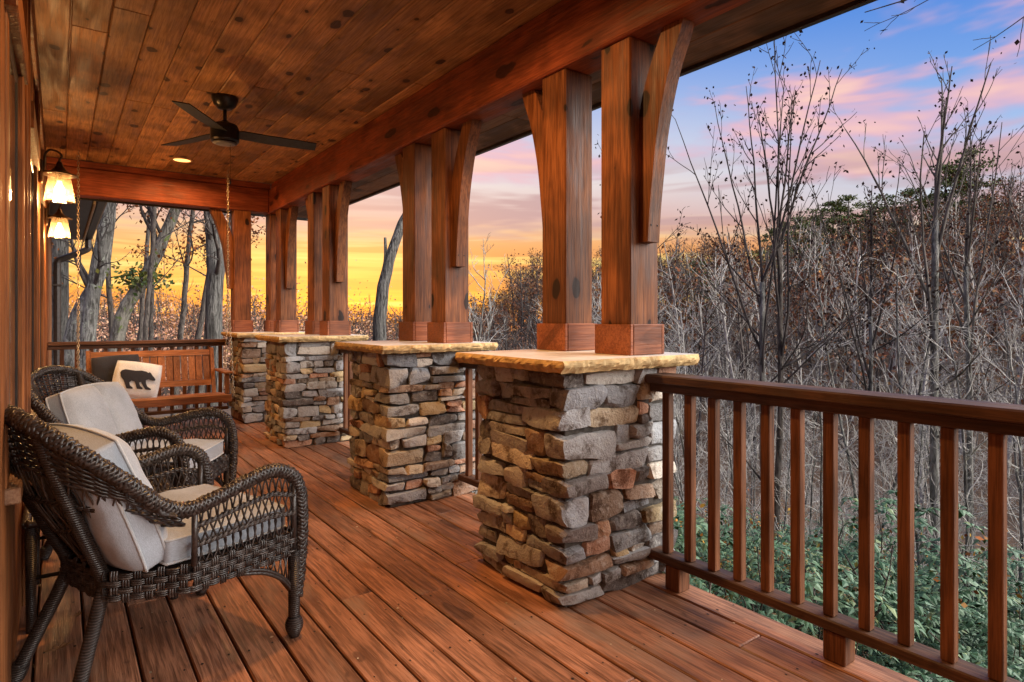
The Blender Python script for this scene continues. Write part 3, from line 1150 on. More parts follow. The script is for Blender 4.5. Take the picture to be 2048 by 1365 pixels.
def lantern(y, z, label, s=1.0, power=17):
    x = 0.0
    t = thing('wall_lantern', label, 'lantern', (WALL, y, z), 'lit wall lanterns')
    MB().box(WALL + .0205, WALL + .040, y - 0.055, y + 0.055, z + .02, z + .17, 0.006).build('wall_plate', M['bronze'], t)
    arm = catmull([(WALL + .03, y, z + .05), (WALL + .045, y, z + .14), (WALL + .05, y, z + .21), (WALL + .075, y, z + .245), (x - .01, y, z + .24), (x + .012, y, z + .215), (x, y, z + .19), (x, y, z + .16)], 26)
    MB().tube(arm, 0.007, 8).build('hook_arm', M['bronze'], t, smooth=True)
    MB().tube([(WALL + .03, y - .03, z + .10), (WALL + .075, y - .03, z + .10)], 0.006, 8).build('thumb_screw', M['bronze'], t)
    MB().lathe([(0.012, .175), (0.018, .16), (0.022, .145), (0.040, .120), (0.066, .104), (0.096, .094), (0.098, .089), (0.06, .094), (0.02, .110), (0.0, .112)][::-1], (x, y, z), 28).build('metal_hood', M['bronze'], t, smooth=True)
    sh = MB().lathe([(0.056, .088), (0.061, .068), (0.072, .0), (0.081, -.066), (0.083, -.077), (0.080, -.082)], (x, y, z), 32).build('glass_shade', M['shade'], t, smooth=True)
    MB().lathe([(0.016, .10), (0.018, .055), (0.0, .05)][::-1], (x, y, z), 14).build('socket', M['bronze'], t, smooth=True)
    MB().lathe([(0.0, -.055), (0.018, -.048), (0.029, -.028), (0.031, -.008), (0.024, .015), (0.014, .035), (0.013, .05)], (x, y, z), 18).build('bulb', M['bulb'], t, smooth=True)
    ld = bpy.data.lights.new('lamp', 'POINT')
    ld.energy = power
    ld.color = (1.0, 0.55, 0.21)
    ld.shadow_soft_size = 0.04
    lo = bpy.data.objects.new('lamp', ld)
    COL.objects.link(lo)
    lo.parent = t
    lo.location = (x - WALL, 0, -.06)


lantern(4.93, 2.01, 'nearer and larger-looking lit glass wall lantern on the house wall')
lantern(6.85, 1.98, 'farther lit glass wall lantern below and behind the first')

# ------------------------------------------------------------------ porch swing with chains
sw = thing('porch_swing', 'red-brown slatted wooden swing bench hanging on chains at the far end', 'swing', (0.82, 7.2, 0.3))
SX0, SX1 = 0.19, 1.44


def lean(z):      # y of the backrest plane at height z
    return 7.32 + (z - 0.42) * 0.30


def leanbox(x0, x1, z0, z1, t=0.022, c=0.003):
    mb = MB().box(x0, x1, -t / 2, t / 2, 0, 1, c)

    def f(a):
        z = z0 + a[:, 2] * (z1 - z0)
        return np.stack([a[:, 0], a[:, 1] + lean(z), z], 1)
    return mb.xf(f)


leanbox(SX0 + .06, SX1 - .11, 0.775, 0.835, 0.03).build('top_rail', M['swing_x'], sw)
leanbox(SX0 + .06, SX1 - .11, 0.455, 0.515, 0.03).build('lower_rail', M['swing_x'], sw)
for xx in (SX0 + .02, SX1 - .108):
    leanbox(xx, xx + .038, 0.36, 0.85, 0.04).build('back_post', M['swing_z'], sw)
n = 15
wsl = (SX1 - SX0 - .19) / n
for i in range(n):
    a = SX0 + .075 + i * wsl
    leanbox(a + .004, a + wsl - .005, 0.517, 0.773, 0.014, 0.002).build('back_slat', M['swing_z'], sw)
for i in range(6):
    y = 6.90 + i * 0.068
    MB().box(SX0 + .02, SX1 - .04, y, y + .06, 0.372 - i * .004, 0.392 - i * .004, 0.003).build('seat_slat', M['swing_x'], sw)
MB().box(SX0, SX1, 6.868, 6.896, 0.312, 0.388, 0.004).build('front_rail', M['swing_x'], sw)
for xx in (SX0 + .03, 0.8, SX1 - .07):
    MB().box(xx, xx + .036, 6.898, 7.34, 0.295, 0.350, 0.003).build('seat_bearer', M['swing_x'], sw)
for xx in (SX0 - .005, SX1 - .075):
    MB().box(xx, xx + .085, 6.85, 7.40, 0.602, 0.624, 0.004).build('armrest', M['swing_x'], sw)
    MB().box(xx + .022, xx + .06, 6.90, 6.938, 0.389, 0.601, 0.003).build('arm_post', M['swing_z'], sw)


def link_chain(mb, p, q, L=0.034, r_=0.0031):
    p = np.array(p, float); q = np.array(q, float)
    D = np.linalg.norm(q - p)
    d = (q - p) / D
    n = max(2, int(D / (L * 0.78)))
    a = np.cross(d, [1.0, 0.13, 0.05]); a /= np.linalg.norm(a)
    b_ = np.cross(d, a)
    for i in range(n):
        c = p + d * (D * (i + .5) / n)
        s_ = a if i % 2 else b_
        ring = [c + d * (math.cos(t) * L * .5) + s_ * (math.sin(t) * L * .29) for t in np.linspace(0, 2 * math.pi, 10, endpoint=False)]
        mb.tube(ring, r_, 4, closed=True)
    return mb


for xx, yy in ((0.145, 7.22), (1.475, 7.22)):
    mb = MB()
    link_chain(mb, (xx, yy, CEIL - .06), (xx, yy, 1.52))
    link_chain(mb, (xx, yy, 1.50), (xx - .005, 6.93, 0.36))
    link_chain(mb, (xx, yy, 1.50), (xx - .005, 7.37, 0.40))
    mb.tube(catmull([(xx, yy, CEIL), (xx, yy, CEIL - .03), (xx + .012, yy, CEIL - .045), (xx, yy, CEIL - .062), (xx - .014, yy, CEIL - .05)], 12), 0.004, 6)
    mb.build('chain', M['chain'], sw, smooth=True)
# spring and knot of spare links near the right arm
mb = link_chain(MB(), (1.47, 7.02, 0.66), (1.462, 6.99, 0.50), 0.05, 0.006)
mb.build('spare_links', M['black'], sw, smooth=True)


# ------------------------------------------------------------------ cushions
def fabric(name, col, scale=700, amt=0.15):
    m, nt, b = new_mat(name)
    v, oi = coords(nt)
    w1 = nd(nt, 'ShaderNodeTexNoise'); w1.inputs['Scale'].default_value = scale
    nt.links.new(vmul(nt, v, (1, .12, 1)), w1.inputs['Vector'])
    w2 = nd(nt, 'ShaderNodeTexNoise'); w2.inputs['Scale'].default_value = scale
    nt.links.new(vmul(nt, v, (.12, 1, 1)), w2.inputs['Vector'])
    f = math_n(nt, 'MULTIPLY', math_n(nt, 'ADD', w1.outputs['Fac'], w2.outputs['Fac']), 0.5)
    big = tex_noise(nt, v, 5, 3)
    c = mixc(nt, maprange(nt, f, 0.38, 0.62), tuple(x * (1 - amt) for x in col) + (1,), tuple(min(1, x * (1 + amt)) for x in col) + (1,))
    c = mixc(nt, 1.0, c, maprange(nt, big, .35, .65, .88, 1.06), 'MULTIPLY')
    nt.links.new(c, b.inputs['Base Color'])
    b.inputs['Roughness'].default_value = 0.95
    b.inputs['Specular IOR Level'].default_value = 0.1
    b.inputs['Sheen Weight'].default_value = 0.25
    bump(nt, b, f, 0.35, 0.003)
    return m


M['linen'] = fabric('grey_linen', (0.38, 0.425, 0.485))
M['piping'] = fabric('linen_piping', (0.48, 0.51, 0.54))
M['cream_cloth'] = fabric('cream_cotton', (0.70, 0.74, 0.78))
M['dark_cloth'] = fabric('charcoal_cloth', (0.030, 0.032, 0.042))


def pillow(w, h, t, nx=26, ny=26, p=2.6, edge=0.012, tuft=None, seed=0, q=0.5, k=0.16):
    """puffed rectangle in local xy, thickness along z; returns MB and rim polyline"""
    mb = MB()
    rim = None
    rr = random.Random(seed)
    sd = rr.uniform(0, 40)
    for sgn in (1, -1):
        V = []
        for j in range(ny + 1):
            for i in range(nx + 1):
                u = -1 + 2 * i / nx
                v = -1 + 2 * j / ny
                # squircle mapping of the outline
                x = u * math.sqrt(1 - k * v * v * 0.5) if True else u
                y = v * math.sqrt(1 - k * u * u * 0.5)
                pin = 1 - 0.035 * (1 - u * u) * (v * v) - 0.0
                e = (max(0, 1 - abs(u) ** p) * max(0, 1 - abs(v) ** p)) ** q
                z = edge + (t / 2 - edge) * e
                if tuft:
                    z -= tuft * math.exp(-(u / 0.07) ** 2) * (e ** .5) * (0.75 + 0.25 * math.cos(v * 6))
                wr = 0.010 * e * mnoise.noise(Vector((u * 2.2 + sd, v * 2.2, sgn * 3))) + 0.004 * e * mnoise.noise(Vector((u * 7 + sd, v * 7, sgn)))
                # gathers running in from the corners
                V.append((x * w / 2, y * h / 2, sgn * (z + wr)))
        F = []
        for j in range(ny):
            for i in range(nx):
                a = j * (nx + 1) + i
                qd = [a, a + 1, a + nx + 2, a + nx + 1]
                F.append(qd if sgn > 0 else qd[::-1])
        mb.add(V, F)
        if sgn > 0:
            idx = [i for i in range(nx + 1)] + [(j + 1) * (nx + 1) - 1 for j in range(1, ny + 1)] + [ny * (nx + 1) + i for i in range(nx - 1, -1, -1)] + [j * (nx + 1) for j in range(ny - 1, 0, -1)]
            rim = np.array([V[i] for i in idx])
            top = [V[i] for i in idx]
    # side wall
    n = len(top)
    Vs = top + [(x, y, -z) for x, y, z in top]
    mb.add(Vs, [[i, i + n, (i + 1) % n + n, (i + 1) % n] for i in range(n)])
    return mb, rim


def place(o, loc, xaxis, yaxis):
    """set an object's frame from its local x and y directions"""
    from mathutils import Matrix
    X = Vector(xaxis).normalized()
    Z = X.cross(Vector(yaxis)).normalized()
    Y = Z.cross(X)
    mtx = Matrix(((X.x, Y.x, Z.x, loc[0]), (X.y, Y.y, Z.y, loc[1]), (X.z, Y.z, Z.z, loc[2]), (0, 0, 0, 1)))
    o.matrix_world = mtx
    o.location = loc
    o.rotation_euler = mtx.to_euler()


# bear pillow and dark pillow on the swing
mb, rim = pillow(0.40, 0.37, 0.13, seed=3)
bp = mb.build('throw_pillow', M['cream_cloth'], smooth=True)
tag(bp, 'cream throw pillow with a black bear silhouette leaning on the swing', 'pillow')
place(bp, (0.62, 7.15, 0.555), (0.97, -0.10, -0.17), (0.16, 0.36, 0.93))
MB().tube(rim, 0.0045, 6, closed=True).build('piping', M['cream_cloth'], bp, smooth=True, local=True)
bear = [(-.92, .36), (-.86, .52), (-.70, .62), (-.45, .60), (-.15, .58), (.15, .64), (.40, .60), (.52, .52), (.58, .60), (.66, .52), (.78, .34), (.96, .10), (.93, .0), (.78, -.02),
        (.58, .02), (.46, -.06), (.50, -.30), (.60, -.52), (.82, -.66), (.80, -.74), (.52, -.74), (.36, -.50), (.22, -.22), (.14, -.30), (.22, -.52), (.38, -.68), (.36, -.76), (.08, -.76), (.0, -.52), (-.10, -.24),
        (-.26, -.20), (-.36, -.34), (-.30, -.56), (-.12, -.72), (-.14, -.80), (-.44, -.80), (-.56, -.52), (-.66, -.22), (-.84, .04)]
import bmesh
bmh = bmesh.new()
vs = [bmh.verts.new((x * .165, y * .135, 0)) for x, y in bear]
bmh.faces.new(vs)
bmesh.ops.triangulate(bmh, faces=bmh.faces[:])
bmesh.ops.subdivide_edges(bmh, edges=bmh.edges[:], cuts=2, use_grid_fill=True)
W_, H_, T_ = 0.40, 0.37, 0.13
for v in bmh.verts:
    u, w = v.co.x / (W_ / 2), v.co.y / (H_ / 2)
    e = ((1 - abs(u) ** 2.6) * (1 - abs(w) ** 2.6)) ** 0.5
    v.co.z = 0.012 + (T_ / 2 - 0.012) * e + 0.0085
me = bpy.data.meshes.new('bear_print')
bmh.to_mesh(me); bmh.free()
be = bpy.data.objects.new('bear_print', me)
COL.objects.link(be)
me.materials.append(M['dark_cloth'])
be.parent = bp
me.flip_normals() if me.polygons[0].normal.z < 0 else None
mb, rim = pillow(0.42, 0.42, 0.12, seed=5)
dp = mb.build('throw_pillow', M['dark_cloth'], smooth=True)
tag(dp, 'charcoal throw pillow half hidden behind the bear pillow', 'pillow')
place(dp, (0.47, 7.30, 0.60), (0.98, 0.10, 0.06), (-0.05, 0.33, 0.94))

# ------------------------------------------------------------------ wicker chairs
m, nt, b = new_mat('brown_wicker')
v, oi = coords(nt)
geo = nt.nodes.new('ShaderNodeNewGeometry')
isl = ramp(nt, geo.outputs['Random Per Island'], [(0.0, (0.012, 0.009, 0.008)), (0.35, (0.026, 0.019, 0.017)), (0.7, (0.042, 0.031, 0.027)), (1.0, (0.085, 0.068, 0.060))])
nz = tex_noise(nt, v, 110, 3, 0.6)
nt.links.new(mixc(nt, 1.0, isl, maprange(nt, nz, .35, .65, .55, 1.35), 'MULTIPLY'), b.inputs['Base Color'])
b.inputs['Roughness'].default_value = 0.34
b.inputs['Specular IOR Level'].default_value = 0.6
bump(nt, b, nz, 0.35, 0.002)
M['wicker'] = m
m, nt, b = new_mat('wrapped_wicker')
v, oi = coords(nt)
wv = nd(nt, 'ShaderNodeTexWave', wave_type='BANDS', bands_direction='Z')
nt.links.new(v, wv.inputs['Vector'])
wv.inputs['Scale'].default_value = 42
wv.inputs['Distortion'].default_value = 0.6
n1 = tex_noise(nt, v, 30, 3)
c = mixc(nt, wv.outputs['Fac'], (0.010, 0.008, 0.007, 1), (0.046, 0.034, 0.030, 1))
c = mixc(nt, 1.0, c, maprange(nt, n1, .3, .7, .6, 1.3), 'MULTIPLY')
nt.links.new(c, b.inputs['Base Color'])
b.inputs['Roughness'].default_value = 0.36
bump(nt, b, wv.outputs['Fac'], 0.6, 0.004)
M['wrap'] = m

half = [(.345, .315, .15), (.362, .315, .28), (.370, .315, .42), (.362, .315, .53), (.325, .315, .602), (.245, .315, .634), (.14, .318, .618), (.02, .322, .588),
        (-.075, .322, .577), (-.15, .318, .612), (-.215, .312, .675), (-.29, .303, .745), (-.365, .275, .815), (-.418, .195, .872), (-.44, .09, .90), (-.445, 0, .908)]
full = half + [(x, -y, z) for x, y, z in half[-2::-1]]
NR = 420
RIM = catmull(full, NR)


def frames(P):
    T = np.gradient(P, axis=0)
    T /= np.linalg.norm(T, axis=1, keepdims=True)
    N = np.zeros_like(P)
    v = np.array([1.0, 0, 0])
    for i in range(len(P)):
        v = v - T[i] * v.dot(T[i]); v /= np.linalg.norm(v); N[i] = v
    return T, N, np.cross(T, N)


def braid(P, r_=0.0195, strands=5, pitch=0.07, sr=0.0066, squash=0.75):
    """two opposite sets of helical strands laid over one another: a rolled wicker edge"""
    mb = MB()
    L = np.concatenate([[0], np.cumsum(np.linalg.norm(np.diff(P, axis=0), axis=1))])
    T, N, B = frames(P)
    for sgn in (1, -1):
        for k in range(strands):
            ph = sgn * (L / pitch * 2 * math.pi) + k * 2 * math.pi / strands
            rad = r_ + 0.0032 * np.sin((L / pitch * strands * 2 * math.pi) + sgn * 1.57 + k)
            Q = P + rad[:, None] * (np.cos(ph)[:, None] * N + np.sin(ph)[:, None] * B * squash)
            mb.tube(Q, sr, 5)
    return mb


def bottom(t):     # lower edge of the back weave, t in -1..1
    s_ = max(-1.0, min(1.0, t))
    a = abs(s_)
    x = -0.225 + 0.165 * a ** 2.4
    y = 0.315 * math.copysign(a ** 1.7, s_)
    z = 0.40 + 0.125 * min(1, a * 1.4) ** 2
    return np.array([x, y, z])


IA = int(NR * 0.282)       # where the arm turns up into the back


def rim_at(t):     # t in -1..1 over the back portion of the rim
    f = (t + 1) / 2 * (NR - 1 - 2 * IA) + IA
    i = min(NR - 2, int(f)); g = f - i
    p = RIM[i] * (1 - g) + RIM[i + 1] * g
    return p if False else np.array([p[0], p[1], p[2]])


def back(t, v, off=0.0):
    # rim runs from +y (t=-1) to -y (t=1)
    a = bottom(-t); b_ = rim_at(t)
    p = a * (1 - v) + b_ * v
    bul = 0.035 * math.sin(math.pi * v)
    c = np.array([-math.cos(t * 1.25), -math.sin(t * 1.25) , 0])
    c = np.array([-math.cos(t * 1.3), -math.sin(t * 1.3) * 1.0, 0.0])
    return p + c * (bul + off)


def weave_back():
    mb = MB()
    # upright strands in crossing pairs
    nst = 25
    for i in range(nst + 1):
        t = -0.97 + 1.94 * i / nst
        jit = rng.uniform(.75, 1.2)
        for s_ in (-1, 1):
            pts = []
            for v in np.linspace(0, 0.97, 15):
                w = 0.030 * math.sin(v * math.pi * 3.0) * s_ * jit if v < 0.66 else 0
                pts.append(back(max(-.99, min(.99, t + w)), v, 0.002 * s_))
            mb.tube(pts, 0.0034, 5, cap=False)
    # dense basket weave at the top
    rows = 15
    for r_ in range(rows):
        v = 0.67 + 0.315 * r_ / (rows - 1)
        m_ = nst * 2
        pts = []
        for q in range(m_ + 1):
            t = -0.985 + 1.97 * q / m_
            ov = 0.0052 * math.cos(q * math.pi / 2 * 1.0 + r_ * math.pi)
            pts.append(back(t, v, ov))
        mb.tube(pts, 0.0052, 4, cap=False)
    # twined rows lower down
    for v in (0.0, 0.03, 0.22, 0.24, 0.45, 0.47):
        for s_ in (0, math.pi):
            pts = [back(-0.985 + 1.97 * q / 130, v + 0.006 * math.sin(q * 1.1 + s_), 0.006 * math.cos(q * 1.1 + s_)) for q in range(131)]
            mb.tube(pts, 0.0045, 4, cap=False)
    return mb


def side_weave(sy):
    mb = MB()
    xs = np.linspace(-0.030, 0.325, 14)
    tops = np.interp(xs, [p[0] for p in half[8:3:-1]], [p[2] for p in half[8:3:-1]]) - 0.012
    for i, x in enumerate(xs):
        for s_ in (-1, 1):
            pts = []
            for f in np.linspace(0, 1, 9):
                pts.append((min(.34, max(-.04, x + s_ * 0.014 * math.sin(f * math.pi * 2.0) + rng.uniform(-.0015, .0015))), sy * (0.316 + 0.003 * s_), 0.395 + (tops[i] - 0.395) * f))
            mb.tube(pts, 0.0036, 4, cap=False)
    for f in (0.33, 0.36, 0.68, 0.71):
        for ph in (0, math.pi):
            pts = []
            for q in range(61):
                x = -0.035 + 0.37 * q / 60
                tp = np.interp(x, xs, tops)
                pts.append((x, sy * (0.316 + 0.006 * math.cos(q * 1.0 + ph)), 0.395 + (tp - .395) * f + 0.004 * math.sin(q + ph)))
            mb.tube(pts, 0.0042, 4, cap=False)
    mb.tube([(-0.04, sy * .317, .39), (-0.04, sy * .32, .585)], 0.010, 8)
    mb.tube([(0.335, sy * .312, .30), (0.335, sy * .312, .60)], 0.012, 8)
    # small bracket arch under the front of the seat rail
    arch = catmull([(0.335, sy * .314, .165), (0.29, sy * .314, .225), (0.22, sy * .314, .275), (0.13, sy * .314, .305)], 16)
    for o_ in (0.0, 0.011):
        mb.tube(arch + np.array([0, 0, o_]), 0.007, 5)
    for i in range(3, 12, 2):
        p = arch[i]
        mb.tube([p, (p[0] + .018, p[1], .315)], 0.0035, 4)
        mb.tube([p, (p[0] - .016, p[1], .315)], 0.0035, 4)
    return mb


def apron():
    """checkered band weave around the seat frame"""
    mb = MB()
    path = [((-.245, .235), (.345, .314)), ((-.245, -.235), (.345, -.314)), ((.345, -.30), (.345, .30)), ((-.25, -.22), (-.25, .22))]
    path = [((-.045, .313), (.345, .314)), ((-.045, -.313), (.345, -.314)), ((-.225, .165), (-.05, .309)), ((-.225, -.165), (-.05, -.309)), ((.347, -.30), (.347, .30)), ((-.23, -.155), (-.23, .155))]
    for (a, b_) in path:
        a = np.array(a); b_ = np.array(b_)
        d = b_ - a; L = np.linalg.norm(d); d /= L
        nrm_ = np.array([d[1], -d[0]])
        if nrm_.dot((a + b_) / 2 - np.array([0.05, 0])) < 0:
            nrm_ = -nrm_
        n = int(L / 0.030)
        rows = 4
        for i in range(n):
            for r_ in range(rows):
                c = a + d * (L * (i + .5) / n)
                z = 0.306 + (r_ + .5) * 0.0215
                hz = (i + r_) % 2 == 0
                lw = (L / n) * (.62 if hz else .40)
                lh = 0.0215 * (.40 if hz else .62)
                off = 0.006 if hz else 0.003
                # three fine cords side by side in each strap
                for k in range(3):
                    if hz:
                        zc = z + (k - 1) * 0.0062
                        p0 = c - d * lw; p1 = c + d * lw
                        pts = [(*(p0 + nrm_ * -.002), zc), (*(c - d * lw * .5 + nrm_ * off), zc), (*(c + d * lw * .5 + nrm_ * off), zc), (*(p1 + nrm_ * -.002), zc)]
                    else:
                        cc = c + d * (k - 1) * 0.0075
                        pts = [(*(cc + nrm_ * -.002), z - lh * 1.25), (*(cc + nrm_ * off), z - lh * .5), (*(cc + nrm_ * off), z + lh * .5), (*(cc + nrm_ * -.002), z + lh * 1.25)]
                    mb.tube(pts, 0.0042, 4, cap=False)
    return mb


def make_chair(label, loc, rotz):
    t = thing('wicker_armchair', label, 'armchair', (0, 0, 0), 'brown wicker armchairs')
    braid(RIM).build('rolled_rim', M['wicker'], t, smooth=True)
    MB().tube(RIM, 0.0145, 7).build('rim_core', M['wrap'], t, smooth=True)
    weave_back().build('back_weave', M['wicker'], t, smooth=True)
    for sy in (1, -1):
        side_weave(sy).build('arm_weave', M['wicker'], t, smooth=True)
    apron().build('seat_apron', M['wicker'], t, smooth=True)
    MB().box(0, .3, -1, 1, 0.335, 0.385, 0.001).box(.3002, 1, -1, 1, 0.335, 0.385, 0.001).xf(lambda a: np.stack([-.215 + .55 * a[:, 0], a[:, 1] * np.minimum(.295, .15 + .46 * a[:, 0]), a[:, 2]], 1)).build('seat_deck', M['wicker'], t)
    for sy in (1, -1):
        lg = MB().tube([(.338, sy * .312, .32), (.338, sy * .312, .10), (.338, sy * .312, .055)], [.023, .021, .02], 12).build('leg', M['wrap'], t, smooth=True)
        MB().lathe([(0, 0), (.018, .004), (.024, .018), (.031, .035), (.033, .052), (.029, .066), (.022, .078)], (.338, sy * .312, 0), 16).build('ball_foot', M['wrap'], lg, smooth=True)
        q = catmull([(-.415, sy * .19, .865), (-.35, sy * .175, .68), (-.275, sy * .145, .50), (-.222, sy * .125, .37), (-.235, sy * .135, .30), (-.295, sy * .175, .14), (-.345, sy * .21, .0)], 30)
        lg = MB().tube(q, 0.0205, 12).build('leg', M['wrap'], t, smooth=True)
        e = catmull([(-.327, sy * .196, .055), (-.345, sy * .21, .0)], 6)
        MB().tube(e, [.024, .026, .027, .027, .026, .024], 12).build('foot_wrap', M['wrap'], lg, smooth=True)
    t.location = loc
    t.rotation_euler = (0, 0, rotz)
    return t


ch1 = make_chair('nearest brown wicker armchair in the left foreground, seen from behind its arm', (0.275, 2.49, 0), R(20))
ch2 = copy_tree(ch1)
ch2.location = (0.335, 3.78, 0)
ch2.rotation_euler = (0, 0, R(-32))
ch2['label'] = 'farther brown wicker armchair by the wall, turned towards the camera'


def chair_cushions(ch, names):
    a = ch.rotation_euler.z
    ca, sa = math.cos(a), math.sin(a)
    L = ch.location

    def w(x, y, z):
        return (L.x + x * ca - y * sa, L.y + x * sa + y * ca, z)
    mb, rim = pillow(0.45, 0.56, 0.105, p=9, edge=0.036, seed=hash(names[0]) % 50 if False else 7, q=0.6)
    s_ = mb.build('seat_cushion', M['linen'], smooth=True)
    tag(s_, names[0], 'cushion', 'grey chair cushions')
    s_.location = w(0.115, 0, 0.44)
    s_.rotation_euler = (0, 0, a)
    for k in (1, -1):
        MB().tube(rim * np.array([1, 1, k]), 0.0048, 6, closed=True).build('piping', M['piping'], s_, smooth=True, local=True)
    mb, rim = pillow(0.54, 0.455, 0.19, nx=34, ny=34, p=3.6, edge=0.034, tuft=0.062, seed=9, q=0.42, k=0.30)
    c = mb.build('back_cushion', M['linen'], smooth=True)
    tag(c, names[1], 'cushion', 'grey chair cushions')
    # local x across the chair, local y up the leaning back
    xa = (-sa * 1.0, ca * 1.0, 0)
    tilt = R(21)
    ya = (-math.sin(tilt) * ca, -math.sin(tilt) * sa, math.cos(tilt))
    place(c, w(-0.195, 0, 0.605), xa, ya)
    for k in (1, -1):
        MB().tube(rim * np.array([1, 1, k]), 0.0048, 6, closed=True).build('piping', M['piping'], c, smooth=True, local=True)


chair_cushions(ch1, ('pale grey seat cushion in the nearest wicker armchair', 'pale grey back cushion seen through the weave of the nearest armchair'))
chair_cushions(ch2, ('pale grey seat cushion in the farther wicker armchair', 'plump tufted grey back cushion propped in the farther armchair'))

# ------------------------------------------------------------------ wicker side table
tb = thing('wicker_table', 'low dark wicker side table against the wall between the two armchairs', 'table', (0.16, 3.2, 0))
TX0, TX1, TY0, TY1, TZ = -0.098, 0.40, 2.92, 3.46, 0.415
mb = MB()
n = 34
for i in range(n + 1):
    x = TX0 + (TX1 - TX0) * i / n
    pts = [(x, TY0 + (TY1 - TY0) * q / 60, TZ + 0.0035 * math.cos(q * math.pi / 1.0 * .93 + i * math.pi)) for q in range(61)]
    mb.tube(pts, 0.0062, 5, cap=False)
for i in range(33):
    y = TY0 + (TY1 - TY0) * i / 32
    mb.tube([(TX0, y, TZ - .002), (TX1, y, TZ - .002)], 0.006, 4)
mb.build('woven_top', M['wicker'], tb, smooth=True)
for a, b_ in (((TX0, TY0), (TX1, TY0)), ((TX1, TY0), (TX1, TY1)), ((TX1, TY1), (TX0, TY1)), ((TX0, TY1), (TX0, TY0))):
    mb = MB()
    L = math.hypot(b_[0] - a[0], b_[1] - a[1])
    P = np.array([(a[0] + (b_[0] - a[0]) * f, a[1] + (b_[1] - a[1]) * f, TZ - .008) for f in np.linspace(0, 1, 60)])
    mb.tube(P, 0.014, 8)
    for k in range(4):
        ph = np.linspace(0, L / .06 * 2 * math.pi, 60) + k * math.pi / 2
        T, N, B = frames(P)
        mb.tube(P + .013 * (np.cos(ph)[:, None] * N + np.sin(ph)[:, None] * B), 0.006, 5)
    mb.build('rolled_edge', M['wicker'], tb, smooth=True)
for x in (TX0 + .012, TX1 - .012):
    for y in (TY0 + .012, TY1 - .012):
        MB().tube([(x, y, TZ - .01), (x, y, .2), (x, y, 0)], [.019, .017, .016], 10).build('leg', M['wrap'], tb, smooth=True)
for yy in (TY0 + .012, TY1 - .012):
    MB().tube([(TX0 + .012, yy, .20), (TX1 - .012, yy, .20)], .008, 8).build('stretcher', M['black'], tb, smooth=True)

# ------------------------------------------------------------------ dry leaves on the deck
M['dry'] = simple('dry_leaf', (0.22, 0.10, 0.04), 0.8, nscale=30, amt=0.4)
M['dry2'] = simple('tan_leaf', (0.40, 0.22, 0.09), 0.8, nscale=30, amt=0.4)


def dry_leaf(x, y, s, a, label, mat):
    out_ = [(-1, 0), (-.6, .22), (-.45, .12), (-.1, .42), (0.05, .2), (.45, .36), (.5, .14), (1, 0), (.55, -.14), (.4, -.4), (.08, -.22), (-.1, -.4), (-.4, -.14), (-.65, -.2)]
    V = [(0, 0, 0.004)]
    for i, (u, v) in enumerate(out_):
        V.append((u * s, v * s, 0.004 + s * (.32 * v * v * 2 + .16 * u * u)))
    c_, s2 = math.cos(a), math.sin(a)
    V = [(p[0] * c_ - p[1] * s2, p[0] * s2 + p[1] * c_, p[2]) for p in V]
    n = len(out_)
    o = MB().add(V, [[0, i + 1, (i + 1) % n + 1] for i in range(n)]).build('dry_leaf', mat)
    o.location = (x, y, 0.0015)
    tag(o, label, 'leaf', 'dry leaves on the deck')


dry_leaf(0.0, 2.72, 0.05, 0.4, 'curled dark oak leaf on the deck beside the wicker table leg', M['dry'])
dry_leaf(0.06, 2.98, 0.032, 1.4, 'small brown leaf on the deck under the wicker table', M['dry'])
dry_leaf(-0.045, 2.08, 0.026, 0.1, 'small tan leaf on the deck by the wall, lower left', M['dry2'])
dry_leaf(1.78, 1.13, 0.018, 0.7, 'tiny curled leaf scrap on the deck boards at the lower right', M['dry2'])
# ------------------------------------------------------------------ lower roof edge and downspout beyond the porch
lr = thing('lower_eave', 'dark sloping eave with gutter of the house beyond the porch, upper left', 'eave', (0.1, 10.5, 2.5))
MB().box(WALL - .2, 0.31, 8.42, 12.75, 2.50, 2.53, 0.004).build('soffit_board', M['gutter'], lr)
MB().box(0.312, 0.335, 8.42, 12.75, 2.46, 2.62, 0.003).build('fascia', M['cream'], lr)
MB().box(0.338, 0.45, 8.42, 12.8, 2.50, 2.60, 0.02).build('gutter', M['gutter'], lr)
MB().box(WALL - .4, 0.46, 8.42, 12.8, 2.622, 2.75, 0.01).build('roof_edge', M['gutter'], lr)
ds = thing('downspout', 'dark bent downspout running down the house corner beyond the porch', 'downspout', (-.02, 12.5, 0))
q = catmull([(0.39, 12.6, 2.50), (0.39, 12.6, 2.40), (0.36, 12.6, 2.32), (0.05, 12.6, 2.16), (-0.02, 12.6, 2.10), (-0.03, 12.6, 1.95), (-0.03, 12.6, 1.0), (-0.03, 12.6, -1.2)], 40)
MB().tube(q, 0.05, 8).build('pipe', M['gutter'], ds)
for z in (0.2, 1.7):
    MB().box(-0.12, 0.03, 12.54, 12.66, z, z + .03, 0.004).build('strap', M['gutter'], ds)

# ------------------------------------------------------------------ terrain
AZ = [(-180, .10), (-40, .17), (0, .19), (14, .172), (25, .136), (40, .104), (47, .092), (53, .078), (58, .040), (63, .026), (75, .030), (90, .05), (112, .06), (180, .10)]
TREE_H = 11.0
RID = 112.0


def lerp_tab(tab, x):
    return float(np.interp(x, [t[0] for t in tab], [t[1] for t in tab]))


